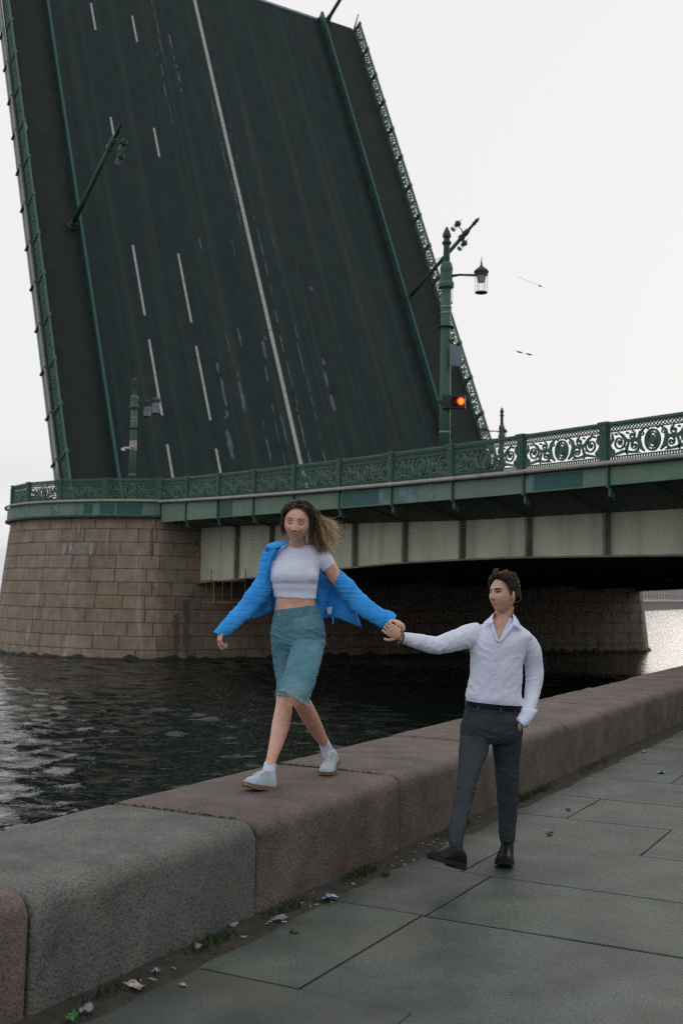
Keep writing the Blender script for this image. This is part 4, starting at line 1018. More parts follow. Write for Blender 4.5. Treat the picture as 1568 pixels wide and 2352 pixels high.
def face_parts(parent, M4, male, lips, closed):
    sn = lambda t: math.sin(math.pi*t)
    wd = .021 if male else .025; up = 0 if male else .006
    face_patch('lips', band(-wd, wd, lambda t: -.0585+up*(2*t-1)**2, lambda t: .0045*sn(t)**.7+.0003), M4, male, lips, parent, .0012)
    face_patch('lips', band(-wd*.92, wd*.92, lambda t: -.0685+up*(2*t-1)**2+.003*(2*t-1)**2, lambda t: .0052*sn(t)**.7+.0003), M4, male, lips, parent, .0012)
    face_patch('mouth_line', band(-wd, wd, lambda t: -.0630+up*1.3*(2*t-1)**2, lambda t: .0005+.0005*sn(t)), M4, male, 'lips_m', parent, .0026)
    for s in (-1, 1):
        face_patch('nostril', band(s*.0085-.0035, s*.0085+.0035, lambda t: -.0405, lambda t: .0014*sn(t)), M4, male, 'lash', parent, .0012)
        bz = .0290 if male else .0345; x0, x1 = s*.013, s*.051
        face_patch('eyebrow', band(x0, x1, lambda t: bz+.004*sn(t*.8)-.002*t, lambda t: (.0050 if male else .0030)*(1-.5*t)), M4, male, 'brow', parent, .0018)
        e0, e1 = s*.0165, s*.0465
        if closed:
            face_patch('eyelash', band(e0, e1, lambda t: .0085-.0065*sn(t), lambda t: .0022+.0010*sn(t)), M4, male, 'lash', parent, .0022)
            face_patch('eyelid_crease_shade', band(e0, e1, lambda t: .0165-.002*(2*t-1)**2*2, lambda t: .0010), M4, male, 'lash', parent, .0008)  # dark strip painted for the shade in the lid crease
        else:
            ey = face_patch('eye', band(e0, e1, lambda t: .0095, lambda t: .0052*sn(t)**.6+.0002), M4, male, 'eye_white', parent, .0016)
            c = .003*(-1); face_patch('iris', band(s*.0315-.0060+c, s*.0315+.0060+c, lambda t: .0100, lambda t: .0054*sn(t)**.5), M4, male, 'iris', ey, .0032)
            face_patch('eyelid', band(e0-s*.001, e1+s*.001, lambda t: .0150-.0030*(2*t-1)**2*1.2, lambda t: .0024), M4, male, 'lash', parent, .0034)
            face_patch('eyelid', band(e0, e1, lambda t: .0045+.0022*(2*t-1)**2, lambda t: .0006), M4, male, 'lash', parent, .002)
def hand(mb, wrist, d, back, side, size=1.0, curl=(.5, .6, .6, .7), spread=.05, thumb=(.5, .4)):
    """palm, four fingers and a thumb; d along the hand, back = dorsal normal, side=+1/-1 which side the thumb leaves"""
    d = d.normalized(); back = (back-d*back.dot(d)).normalized(); s = d.cross(back).normalized()*side
    k = size
    P_ = [(0, .026, .019), (.03, .036, .017), (.065, .042, .015), (.09, .041, .013)]
    rows = [list(wrist+d*(a*k))+list(s*(w*k))+list(back*(t*k)) for a, w, t in P_]
    S = crom(rows, 3); n = 14; V = []; F = []
    for r in S:
        c, ax, ay = Vector(r[:3]), Vector(r[3:6]), Vector(r[6:9])
        for i in range(n): t = 2*math.pi*i/n; V.append(c+ax*math.cos(t)+ay*math.sin(t))
    for i in range(len(S)-1):
        for q in range(n): F.append((i*n+q, i*n+(q+1) % n, (i+1)*n+(q+1) % n, (i+1)*n+q))
    F += [tuple(range(n-1, -1, -1)), tuple((len(S)-1)*n+q for q in range(n))]; mb.add(V, F)
    for f, (o, L) in enumerate(((.031, .92), (.0105, 1.0), (-.0105, .95), (-.031, .76))):
        p = wrist+d*(.085*k)+s*(o*k); dd = (d+s*(spread*(1.5-f))).normalized(); pts = [p-d*.012*k, p]; ang = 0
        for q, l in enumerate((.044, .027, .022)):
            ang += curl[f]*(.8 if q == 0 else 1.0); v = dd*math.cos(ang)-back*math.sin(ang); p = p+v*(l*L*k); pts.append(p)
        A_ = crom([list(x) for x in pts], 3); mb.tube([Vector(x) for x in A_], [.0092*k-.0030*k*i/len(A_) for i in range(len(A_))], 10)
    p = wrist+d*(.025*k)+s*(.028*k); pts = [wrist+d*(.012*k)+s*(.012*k), p]; v = (d*.75+s*.75-back*thumb[0]*.5).normalized()
    for q, l in enumerate((.036, .030, .024)):
        p = p+v*(l*k); pts.append(p); v = (v+d*.35-s*thumb[1]*.5-back*thumb[0]*.4).normalized()
    A_ = crom([list(x) for x in pts], 3); mb.tube([Vector(x) for x in A_], [.0115*k-.0035*k*i/len(A_) for i in range(len(A_))], 10)
def shoe(person, heel, toe, kind, up=Z):
    f = (toe-heel); L = f.length; f.normalize(); u = (up-f*up.dot(f)).normalized(); s = f.cross(u)
    man = kind == 'man'
    W_ = [.022, .036, .038, .037, .041, .048, .051, .049, .039, .022, .004]; T_ = [0, .04, .14, .3, .45, .6, .74, .87, .955, .99, 1.0]
    Hh = [.098, .118, .128, .138, .130, .110, .096, .088, .076, .060, .048] if man else [.095, .122, .130, .136, .126, .104, .088, .078, .065, .048, .034]
    if man: W_ = [w*1.08 for w in W_]
    sth = .040 if man else .026; k = L/.285 if man else L/.255
    mb = MB(); n = 18; V = []; F = []
    A_ = crom([[t, w, h] for t, w, h in zip(T_, W_, Hh)], 3)
    for t, w, h in A_:
        c = heel+f*(t*L)+u*(sth*.9)
        for q in range(n):
            a = 2*math.pi*q/n; x, y = math.cos(a), math.sin(a)
            yy = (h*k-sth)*y if y > 0 else .012*y
            xx = w*math.copysign(abs(x)**.8, x)*(1-.28*max(0, y)**2)
            V.append(c+s*xx+u*yy)
    m = len(A_)
    for i in range(m-1):
        for q in range(n): F.append((i*n+q, i*n+(q+1) % n, (i+1)*n+(q+1) % n, (i+1)*n+q))
    F += [tuple(range(n-1, -1, -1)), tuple((m-1)*n+q for q in range(n))]
    upper = obj('shoe', V, F, 'leather' if man else 'sneaker', person, smooth=True)
    # sole, raised at the toe, with heel block
    V = []; F = []; n2 = 2
    for t, w, h in A_:
        spring = .012*max(0, (t-.75)/.25)**2
        lift = (.016 if man and t > .36 else 0)
        c = heel+f*(t*L); w2 = w*1.07+.002
        V += [c-s*w2+u*(lift+spring), c+s*w2+u*(lift+spring), c+s*w2+u*(sth+spring*.6), c-s*w2+u*(sth+spring*.6)]
    for i in range(m-1):
        for q in range(4): F.append((i*4+q, i*4+(q+1) % 4, (i+1)*4+(q+1) % 4, (i+1)*4+q))
    F += [(3, 2, 1, 0), tuple((m-1)*4+q for q in range(4))]
    obj('sole', V, F, 'sole_black' if man else 'gum', upper)
    mb = MB()
    if man:
        for t in (.42, .49, .56):
            c = heel+f*(t*L)+u*((.098-(t-.3)*.11)*k); mb.tube([c-s*.022-u*.006, c+u*.001, c+s*.022-u*.006], .004, 6)
    else:
        for t in (.36, .43, .50, .57, .64):
            h = float(np.interp(t, T_, Hh))*k; c = heel+f*(t*L)+u*(h+.001)
            mb.tube([c-s*.026-u*.012, c-u*.001, c+s*.026-u*.012+f*.012], .0042, 6)
        c = heel+f*(.33*L)+u*(.098*k)
        for sg in (-1, 1):
            mb.tube([c, c+s*sg*.02+u*.018+f*.008, c+s*sg*.036+u*.006+f*.016, c+s*.012*sg-u*.006+f*.02], .0036, 5)
            mb.tube([c, c+s*sg*.02+u*.0+f*.02, c+s*sg*.038-u*.03+f*.02], .003, 5)
        # ankle collar and tongue
        c = heel+f*(.24*L)+u*(.095*k); mb.tube([c+f*.045+s*.02, c+f*.05+u*.022, c+f*.045-s*.02], .006, 6)
    mb.build('laces', 'lace' if not man else 'black', upper, smooth=True)
    return upper
def hair_mat(name, stops):
    m = bpy.data.materials.new(name); m.use_nodes = True; nt = m.node_tree; b = nt.nodes['Principled BSDF']
    at_ = nt.nodes.new('ShaderNodeAttribute'); at_.attribute_name = 'along'; cr = nt.nodes.new('ShaderNodeValToRGB')
    cr.color_ramp.elements[0].position = stops[0][0]; cr.color_ramp.elements[0].color = (*stops[0][1], 1)
    cr.color_ramp.elements[1].position = stops[-1][0]; cr.color_ramp.elements[1].color = (*stops[-1][1], 1)
    for p, c in stops[1:-1]: e = cr.color_ramp.elements.new(p); e.color = (*c, 1)
    nt.links.new(at_.outputs['Fac'], cr.inputs[0]); nt.links.new(cr.outputs[0], b.inputs['Base Color'])
    b.inputs['Roughness'].default_value = .45; b.inputs['Specular IOR Level'].default_value = .4
    return m
def strands(name, paths, m, parent, r0=.0016, n=3, tint=None):
    V = []; F = []; al = []
    for P_, tn in paths:
        A_ = crom([list(p) for p in P_], 4); k0 = len(V); mb = MB()
        rr = [r0*(1.15-.85*i/len(A_)) for i in range(len(A_))]
        mb.tube([Vector(a) for a in A_], rr, n, cap=False)
        V += mb.V; F += [tuple(i+k0 for i in f) for f in mb.F]
        for i in range(len(A_)): al += [min(1, max(0, tn[0]+(tn[1]-tn[0])*i/(len(A_)-1)))]*n
    o = obj(name, V, F, m, parent, smooth=True)
    a = o.data.attributes.new('along', 'FLOAT', 'POINT'); a.data.foreach_set('value', al)
    return o
def headM(x, y, Y, yaw, pitch, roll, sc):
    return T(at(x, y, Y)) @ Matrix.Rotation(yaw, 4, 'Z') @ Matrix.Rotation(pitch, 4, 'X') @ Matrix.Rotation(roll, 4, 'Y') @ Matrix.Scale(sc, 4)
# ------------------------------------------------------------------ woman walking on the parapet
W0 = Vector((at(690, 1800, 7.15).x, 7.15, .49))
wom = thing('person', W0, 'woman in white crop top, open blue shirt and denim shorts walking on the parapet', 'person')
YT = 7.27
HW = headM(683, 1200, 7.14, rad(-6), rad(13), rad(4), 1.06) @ Matrix.Diagonal((1.07, 1, 1, 1))
tee = [sec(630, 1372, 726, 1377, YT, .098), sec(627, 1356, 727, 1359, YT, .102), sec(622, 1341, 729, 1343, YT-.01, .112), sec(618, 1322, 732, 1324, YT-.015, .124), sec(620, 1302, 735, 1303, YT-.01, .118),
       sec(625, 1284, 741, 1286, YT, .104), sec(632, 1270, 744, 1270, YT, .088), sec(644, 1258, 730, 1257, YT, .074), sec(655, 1249, 713, 1250, YT, .064)]
mb = MB(); head_mesh(mb, HW, False)
limb(mb, [(683, 1225, 7.19, .050), (684, 1243, 7.22, .051), (685, 1262, 7.26, .062)])
loft(mb, tee, shrink=.93)
loft(mb, [sec(634, 1368, 723, 1370, YT, .094), sec(632, 1388, 724, 1388, YT, .092), sec(630, 1410, 728, 1408, YT, .098), sec(634, 1440, 730, 1440, YT, .090), sec(640, 1470, 728, 1470, YT, .08)])
limb(mb, [(735, 1278, 7.27, .052), (752, 1296, 7.28, .048), (768, 1322, 7.30, .044), (790, 1350, 7.31, .040), (820, 1374, 7.30, .037), (855, 1400, 7.26, .033), (892, 1426, 7.21, .025)])
limb(mb, [(632, 1280, 7.27, .050), (615, 1315, 7.28, .046), (592, 1360, 7.28, .040), (562, 1400, 7.22, .036), (525, 1440, 7.16, .028), (506, 1457, 7.13, .024)])
# legs
limb(mb, [(658, 1482, 7.29, .04), (656, 1540, 7.27, .056), (653, 1590, 7.235, .052), (652, 1622, 7.19, .053), (646, 1660, 7.12, .057), (636, 1702, 7.05, .046), (624, 1742, 6.98, .033), (617, 1770, 6.955, .034), (614, 1790, 6.94, .034)])
limb(mb, [(706, 1484, 7.24, .04), (698, 1540, 7.05, .056), (686, 1598, 6.96, .052), (698, 1622, 7.06, .054), (713, 1650, 7.20, .053), (730, 1682, 7.36, .044), (745, 1708, 7.46, .031), (752, 1726, 7.50, .033), (756, 1742, 7.50, .034)])
wr = at(509, 1446, 7.14); hand(mb, wr, Vector((-.15, -.15, -1)), Vector((-1, -.45, .1)), 1, .84, (.5, .7, .8, .9), .04, (.6, .5))
wl = at(891, 1424, 7.20); hand(mb, wl, Vector((.62, -.55, -.10)), Vector((.1, .0, 1)), -1, .86, (.55, .6, .65, .7), .05, (.3, .5))
body_w, bvh_bw = remesh(mb, 'body', 'skin_w', wom, .0036, 3, .45)
face_parts(wom, HW, False, 'lips_w', True)
# crop top
def tf(p):
    q = Vector((p.x*9, p.y*5, p.z*20)); e = .0016*ridged(q)
    zz = p.z-at(680, 1342, 7.2).z
    e += .006*math.exp(-(zz/.016)**2)*(-1) if p.y < YT else 0
    e += .003*ridged(Vector((p.x*14+p.z*10, 0, p.z*26-p.x*12)))*math.exp(-((p.x-at(728, 1312, 7.2).x)/.05)**2-((p.z-at(728, 1318, 7.2).z)/.05)**2)
    return e
mb = MB(); loft(mb, tee, n=36)
for x in (651, 703): ball(mb, at(x, 1321, 7.205), (.076, .060, .066), 16)
limb(mb, [(722, 1272, 7.27, .058), (742, 1284, 7.27, .058), (752, 1297, 7.28, .053), (757, 1304, 7.28, .051)])
limb(mb, [(645, 1274, 7.27, .055), (628, 1290, 7.27, .054), (618, 1306, 7.27, .050)])
top, bvh_t = remesh(mb, 'crop_top', 'tee', wom, .0045, 16, .5, tf, cut=lambda c: c.z > at(684, 1254, 7.2).z-.0 and abs(c.x-at(684, 1254, 7.2).x) < .070 and c.z > at(684, 1257, 7.2).z+((c.x-at(684, 1257, 7.2).x)/.075)**2*.026)
strip('neckband', bvh_t, [(656, 1250), (664, 1256), (676, 1259.5), (690, 1260), (702, 1257), (711, 1251)], .008, 'tee', top, .003)
# denim shorts
def df(p):
    q = Vector((p.x*10+p.z*6, p.y*8, p.z*16-p.x*5)); e = .004*ridged(q)+.0022*ridged(q*2.3)
    cr = at(675, 1470, 7.1); e += .007*ridged(Vector((p.x*11-p.z*8, 1, p.z*22+p.x*9)))*math.exp(-((p.z-cr.z)/.09)**2)
    return e
mb = MB()
loft(mb, [sec(631, 1401, 727, 1389, YT, .100), sec(628, 1412, 731, 1402, YT, .102), sec(623, 1438, 744, 1432, YT, .116), sec(621, 1462, 747, 1460, YT, .120), sec(622, 1482, 746, 1482, YT, .112), sec(630, 1496, 738, 1496, YT, .09)], n=36)
loft(mb, [sec(622, 1470, 688, 1474, 7.28, .098), sec(625, 1505, 686, 1505, 7.275, .092), sec(629, 1535, 684, 1537, 7.265, .086), sec(634, 1565, 680, 1567, 7.25, .078), sec(633, 1596, 677, 1598, 7.235, .070)], n=28)
loft(mb, [sec(672, 1468, 747, 1470, 7.22, .105), sec(664, 1502, 741, 1502, 7.14, .098), sec(656, 1530, 733, 1537, 7.05, .088), sec(649, 1556, 724, 1570, 6.985, .082), sec(643, 1581, 708, 1617, 6.94, .076)], n=30)
shorts, bvh_s = remesh(mb, 'denim_shorts', 'denim', wom, .0042, 3, .5, df)
strip('waistband', bvh_s, [(633, 1408), (650, 1410), (675, 1409), (700, 1404), (727, 1396)], .036, 'denim', shorts, .004)
for pts, w in (([(632, 1416), (655, 1418), (680, 1416), (705, 1412), (729, 1404)], .003), ([(688, 1418), (690, 1436), (704, 1446), (722, 1446), (740, 1442)], .004), ([(668, 1418), (669, 1440), (668, 1462), (664, 1474)], .004),
               ([(648, 1420), (643, 1436), (630, 1446)], .004), ([(658, 1419), (659, 1450), (666, 1472)], .003), ([(722, 1412), (726, 1440), (728, 1470)], .003)):
    strip('seam', bvh_s, pts, w, 'denim_seam', shorts, .003)
for x, y in ((640, 1408), (690, 1406), (716, 1399)): strip('belt_loop', bvh_s, [(x, y-7), (x+.5, y), (x+1, y+8)], .012, 'denim_seam', shorts, .007)
b = hit(bvh_s, 657, 1409, .006); MB().tube([b, b-FWD*.006], .009, 12).build('button', 'metal', shorts)
mb = MB()
rg = random.Random(4)
for (xa, ya, xb, yb, k) in ((643, 1583, 665, 1589, 60), (665, 1589, 706, 1617, 90), (634, 1594, 676, 1597, 60), (704, 1617, 712, 1590, 16)):
    for i in range(k):
        t = rg.random(); x, y = xa+(xb-xa)*t, ya+(yb-ya)*t; q = hit(bvh_s, x+rg.uniform(-1, 1), y-2.0, .004)
        if not q: continue
        dv = Vector((rg.gauss(0, .006), rg.uniform(-.008, .002), -rg.uniform(.006, .022))); mb.tube([q, q+dv*.5+Vector((rg.gauss(0, .002), 0, 0)), q+dv], .0011, 4, cap=False)
tag(mb.build('frayed_hem', 'fray', shorts), kind='stuff')
# socks and sneakers
for pts in ([(621, 1752, 6.975, .036), (618, 1768, 6.96, .040), (615, 1785, 6.945, .041)], [(743, 1703, 7.45, .034), (749, 1718, 7.49, .039), (755, 1734, 7.51, .041)]):
    mb = MB(); limb(mb, pts, 16); mb.build('sock', 'sock', wom, smooth=True)
shoe(wom, at(626, 1816, 6.90), at(563, 1809, 6.74), 'w')
shoe(wom, at(768, 1751, 7.56), at(747, 1784, 7.36), 'w')
# open blue shirt slipping off one shoulder
def bf(p):
    sg = 1 if p.x > 0 else -1; sg = 1 if p.x > at(700, 1300, 7.2).x else -1
    t = p.x*.72*sg-p.z*.69; cr = p.x*.69*sg+p.z*.72
    return .011*noise.noise(p*8)+.0055*ridged(Vector((t*13+cr*5, cr*6, p.y*5)))+.0045*ridged(Vector((t*22-cr*22, cr*9, p.y*8)))+.0015*ridged(Vector((t*55+cr*20, cr*26, p.y*14)))
mb = MB()
loft(mb, [sec(604, 1263, 642, 1275, 7.28, .075), sec(598, 1290, 637, 1300, 7.285, .075), sec(592, 1318, 630, 1338, 7.285, .072), sec(574, 1350, 614, 1378, 7.27, .064), sec(553, 1378, 592, 1404, 7.24, .058), sec(532, 1404, 566, 1426, 7.20, .052), sec(510, 1430, 538, 1447, 7.17, .045), sec(491, 1452, 515, 1462, 7.14, .037)], n=26)
sl_r, bvh_r = remesh(mb, 'blue_sleeve', 'blue_shirt', wom, .004, 6, .5, bf)
mb = MB()
loft(mb, [sec(768, 1342, 778, 1306, 7.31, .052), sec(784, 1371, 800, 1327, 7.32, .064), sec(803, 1396, 822, 1348, 7.32, .066), sec(824, 1412, 843, 1372, 7.29, .058), sec(846, 1426, 864, 1390, 7.26, .050), sec(864, 1436, 880, 1400, 7.23, .050), sec(876, 1443, 892, 1403, 7.215, .054), sec(893, 1443, 910, 1413, 7.19, .042)], n=26)
sl_l, bvh_l = remesh(mb, 'blue_sleeve', 'blue_shirt', wom, .004, 5, .5, bf)
fn = lambda p, u, v: .024*math.sin(v*11+u*2.5)+.022*ridged(Vector((p.x*15+p.z*4, 3, p.z*6)))+.008*ridged(Vector((p.x*34, 5, p.z*14)))
mb = MB()
sheet(mb, [[(653, 1247, 7.20), (632, 1250, 7.22), (611, 1256, 7.27)], [(638, 1268, 7.185), (622, 1273, 7.20), (604, 1278, 7.26)], [(626, 1296, 7.20), (612, 1302, 7.20), (598, 1308, 7.25)], [(621, 1325, 7.24), (608, 1337, 7.21), (592, 1347, 7.24)],
           [(628, 1352, 7.32), (606, 1368, 7.25), (582, 1378, 7.24)], [(634, 1378, 7.36), (604, 1394, 7.29), (573, 1404, 7.26)], [(634, 1399, 7.38), (602, 1413, 7.31), (568, 1426, 7.27)]], .004, 5, fn)
sheet(mb, [[(722, 1308, 7.37), (745, 1320, 7.39), (766, 1340, 7.37), (792, 1348, 7.36)], [(722, 1345, 7.38), (745, 1354, 7.41), (768, 1364, 7.39), (803, 1376, 7.37)], [(720, 1382, 7.38), (745, 1390, 7.41), (770, 1394, 7.39), (818, 1404, 7.37)], [(720, 1408, 7.38), (742, 1421, 7.41), (768, 1418, 7.40), (831, 1442, 7.38)]], .004, 6, fn)
sheet(mb, [[(636, 1262, 7.42), (690, 1262, 7.44), (740, 1285, 7.44)], [(628, 1330, 7.45), (690, 1335, 7.46), (740, 1345, 7.44)], [(632, 1395, 7.42), (690, 1400, 7.44), (738, 1410, 7.42)]], .004, 5, fn)
shirt = mb.build('blue_overshirt', 'blue_shirt', wom, smooth=True)
mb = MB(); sheet(mb, [[(661, 1243, 7.22), (636, 1243, 7.22), (611, 1251, 7.23)], [(659, 1247, 7.19), (634, 1252, 7.18), (613, 1256, 7.20)], [(655, 1252, 7.18), (634, 1259, 7.17), (618, 1260, 7.19)]], .004, 5)
mb.build('collar', 'blue_shirt', shirt, smooth=True)
strip('placket', BVHTree.FromObject(shirt, bpy.context.evaluated_depsgraph_get()), [], .01, 'blue_shirt', shirt) if False else None
mb = MB(); sheet(mb, [[(750, 1396, 7.365), (757, 1394, 7.36), (763, 1393, 7.365)], [(752, 1410, 7.365), (757, 1410, 7.36), (761, 1410, 7.365)]], .002, 3); mb.build('care_label', 'lace', shirt)
MB().tube([at(763, 1416, 7.37), at(765, 1424, 7.37), at(764, 1433, 7.37)], .005, 6).build('thread_tie', 'blue_shirt', shirt)
mb = MB(); strip('cuff', bvh_l, [(888, 1403), (884, 1420), (878, 1440)], .006, 'blue_shirt', sl_l, .004)
# hair
MT['hair_w'] = hair_mat('hair_w', [(0, (.034, .021, .012)), (.22, (.075, .045, .024)), (.48, (.20, .125, .062)), (.75, (.42, .29, .145)), (1, (.72, .54, .29))])
rg = random.Random(21); paths = []
def scalp(u, v):
    """u: 0 front hairline .. 1 nape, v: -1 viewer's left .. 1 viewer's right"""
    th = rad(38-158*u); w = v*rad(80)
    return Vector((.079*math.sin(w)*max(.35, math.cos(th*.55)), -.099*math.sin(th)*math.cos(w*.5)-.0, .121*math.cos(th)*math.cos(w*.8)))
wv = lambda k: Vector((rg.gauss(0, k), rg.gauss(0, k), rg.gauss(0, k)))
RW = HW.to_3x3()
locks = []
for i in range(52):                                       # wavy locks blown to the viewer's right
    t = rg.random()
    ex, ey = rg.uniform(732, 768), rg.uniform(1234, 1276)
    if t < .22: ex, ey = rg.uniform(762, 777), rg.uniform(1204, 1246)
    Yk = rg.uniform(7.14, 7.36); end = at(ex, ey, Yk)
    side = at(rg.uniform(707, 728), rg.uniform(1168, 1206), Yk-.02)
    ph = rg.uniform(0, 6.28); am = rg.uniform(.004, .011)
    per = (end-side).normalized().cross(Vector((0, 1, 0)))
    pts = [side]
    for k in range(1, 7):
        f = k/6; pts.append(side.lerp(end, f)+per*am*math.sin(ph+f*7.5)*(.4+f)+Vector((0, am*math.cos(ph+f*7.5), 0)))
    locks.append((pts, -.30+.42*(ex-732)/42+rg.uniform(-.06, .1)))
for i in range(2600):
    u = rg.random()**.85; v = rg.uniform(-1, 1); r = scalp(u, v)*1.012
    if r.z < -.02 and r.y < .02: continue
    root = HW @ r; right = r.x > -.014-.01*rg.random()
    nrm = (RW @ Vector((r.x, r.y*.7, r.z)).normalized()).normalized(); lift = .003+.010*rg.random()
    if right or u > .45:
        lk, dk = rg.choice(locks); sp = rg.uniform(.25, 1)*.007
        over = root+nrm*lift+(RW @ Vector((.018 if right else .008, .014, -.004)))
        cut_ = rg.choice((5, 6, 7, 7, 7)); o1 = wv(sp)
        paths.append(([root, over]+[p+o1*(1+.30*k)+wv(.0007) for k, p in enumerate(lk[:cut_])], (.0+dk, .62+.45*rg.random()+dk)))
    else:
        over = root+nrm*lift+(RW @ Vector((-.012, .012, -.006)))
        side = at(rg.uniform(649, 656), rg.uniform(1174, 1196), rg.uniform(7.15, 7.24)); end = at(rg.uniform(652, 664), rg.uniform(1196, 1226), rg.uniform(7.24, 7.32))
        paths.append(([root, over, side, end], (.0, .45+.3*rg.random())))
for i in range(420):                                      # hair tucked over both ears
    sg = rg.choice((-1, 1)); r = Vector((sg*rg.uniform(.070, .080), rg.uniform(-.045, .03), rg.uniform(.01, .07)))
    root = HW @ r; k = RW @ Vector((sg*.008, .004, -.03)); k2 = RW @ Vector((sg*.010, .034, -.075))
    tail = root+k2+wv(.004)
    pts = [root, root+k+wv(.003), tail]
    if sg > 0: pts += [p+wv(.006) for p in rg.choice(locks)[0][1:rg.choice((4, 6, 7))]]
    else: pts.append(tail+RW @ Vector((.008, .03, -.035))+wv(.006))
    paths.append((pts, (.05, .5 if sg < 0 else .95)))
for i in range(150):                                      # loose flyaways
    p = at(rg.uniform(715, 745), rg.uniform(1190, 1225), rg.uniform(7.15, 7.3)); pts = [p]; dv = Vector((rg.uniform(.02, .035), rg.gauss(0, .008), rg.uniform(-.02, .008)))
    for k in range(5): dv = dv+Vector((0, 0, -.004))+wv(.006); p = p+dv*rg.uniform(.5, .9); pts.append(p)
    paths.append((pts, (.6, 1)))
for i in range(60):
    u = rg.random()*.6; v = rg.uniform(-.8, .8); r = scalp(u, v); root = HW @ r; n_ = (RW @ Vector((r.x, r.y*.5, r.z)).normalized()).normalized()
    paths.append(([root, root+n_*.012+wv(.006), root+n_*.016+Vector((.02, 0, -.004))+wv(.012)], (.4, .9)))
strands('hair', paths, MT['hair_w'], wom, .0014, 3)
cap = MB(); Vc = []; Fc = []; nu, nv = 26, 22
for i in range(nu+1):
    for j in range(nv+1):
        r = scalp(i/nu, -1+2*j/nv)*1.012; Vc.append(HW @ r)
for i in range(nu):
    for j in range(nv): Fc.append((i*(nv+1)+j, i*(nv+1)+j+1, (i+1)*(nv+1)+j+1, (i+1)*(nv+1)+j))
o = obj('scalp_hair', Vc, Fc, MT['hair_w'], wom, smooth=True)
mb = MB(); p = HW @ Vector((.074, -.002, -.043)); ball(mb, p, .006, 8); mb.build('earring', 'metal', wom)

# ------------------------------------------------------------------ man walking on the pavement
M0 = Vector((1.05, 7.15, 0)); man = thing('person', M0, 'man in white shirt and dark grey trousers walking beside the parapet', 'person')
HM = headM(1154, 1366, 7.13, rad(-50), rad(-3), rad(-3), 1.0)
YM = 7.16
sh = [sec(1071, 1612, 1197, 1624, YM, .112), sec(1068, 1597, 1199, 1608, YM, .122), sec(1074, 1575, 1197, 1583, YM, .120), sec(1080, 1535, 1199, 1540, YM, .124), sec(1079, 1495, 1205, 1503, YM, .130), sec(1080, 1468, 1214, 1479, YM, .126),
      sec(1086, 1449, 1221, 1463, YM, .112), sec(1100, 1437, 1212, 1450, YM, .092), sec(1118, 1427, 1194, 1434, YM, .078), sec(1130, 1419, 1180, 1420, YM, .068)]
armR = [(1098, 1458, 7.16, .078), (1072, 1463, 7.13, .074), (1036, 1474, 7.10, .062), (1002, 1482, 7.08, .057), (966, 1476, 7.05, .049), (938, 1468, 7.03, .039), (925, 1463, 7.02, .034)]
armL = [(1200, 1474, 7.17, .070), (1218, 1490, 7.19, .062), (1225, 1525, 7.22, .060), (1227, 1560, 7.22, .055), (1221, 1595, 7.18, .048), (1211, 1632, 7.12, .043), (1198, 1662, 7.07, .042)]
mb = MB(); head_mesh(mb, HM, True)
limb(mb, [(1159, 1390, 7.17, .058), (1156, 1412, 7.17, .060), (1154, 1440, 7.17, .072)])
loft(mb, sh, shrink=.95)
loft(mb, [sec(1074, 1610, 1194, 1620, YM, .105), sec(1066, 1665, 1190, 1668, YM, .115), sec(1075, 1700, 1180, 1700, YM, .10)])
limb(mb, [(x, y, Y, r*.82) for x, y, Y, r in armR[:-1]]+[(922, 1461, 7.015, .027)])
limb(mb, [(x-4*(i > 4), y, Y+.02, r*(.82 if i < 4 else .55)) for i, (x, y, Y, r) in enumerate(armL)]+[(1184, 1680, 7.10, .022)])
legR = [(1056, 1690, 1128, 1690, 7.13, .095), (1053, 1730, 1119, 1730, 7.06, .09), (1051, 1772, 1102, 1771, 6.96, .077), (1047, 1806, 1092, 1806, 6.89, .071), (1040, 1846, 1082, 1848, 6.80, .066), (1034, 1890, 1072, 1892, 6.70, .058), (1029, 1931, 1062, 1936, 6.62, .050)]
legL = [(1126, 1690, 1198, 1690, 7.18, .095), (1130, 1722, 1195, 1722, 7.19, .09), (1135, 1758, 1191, 1758, 7.21, .080), (1139, 1800, 1190, 1800, 7.22, .072), (1142, 1846, 1188, 1846, 7.23, .064), (1145, 1890, 1185, 1890, 7.24, .056), (1147, 1934, 1181, 1932, 7.24, .050)]
for lg, ank in ((legR, (1046, 1965, 6.585)), (legL, (1163, 1962, 7.24))):
    limb(mb, [((a+c)/2, (b+d)/2, Y, (c-a)/2/FPX*Y*.58) for a, b, c, d, Y, h in lg]+[(*ank, .034)])
wm = at(922, 1461, 7.015); hand(mb, wm, Vector((-.80, .30, .42)), Vector((-.25, -1, -.15)), -1, 1.02, (.55, .65, .7, .75), .03, (.3, .3))
body_m, bvh_bm = remesh(mb, 'body', 'skin_m', man, .0036, 3, .45)
face_parts(man, HM, True, 'lips_m', False)
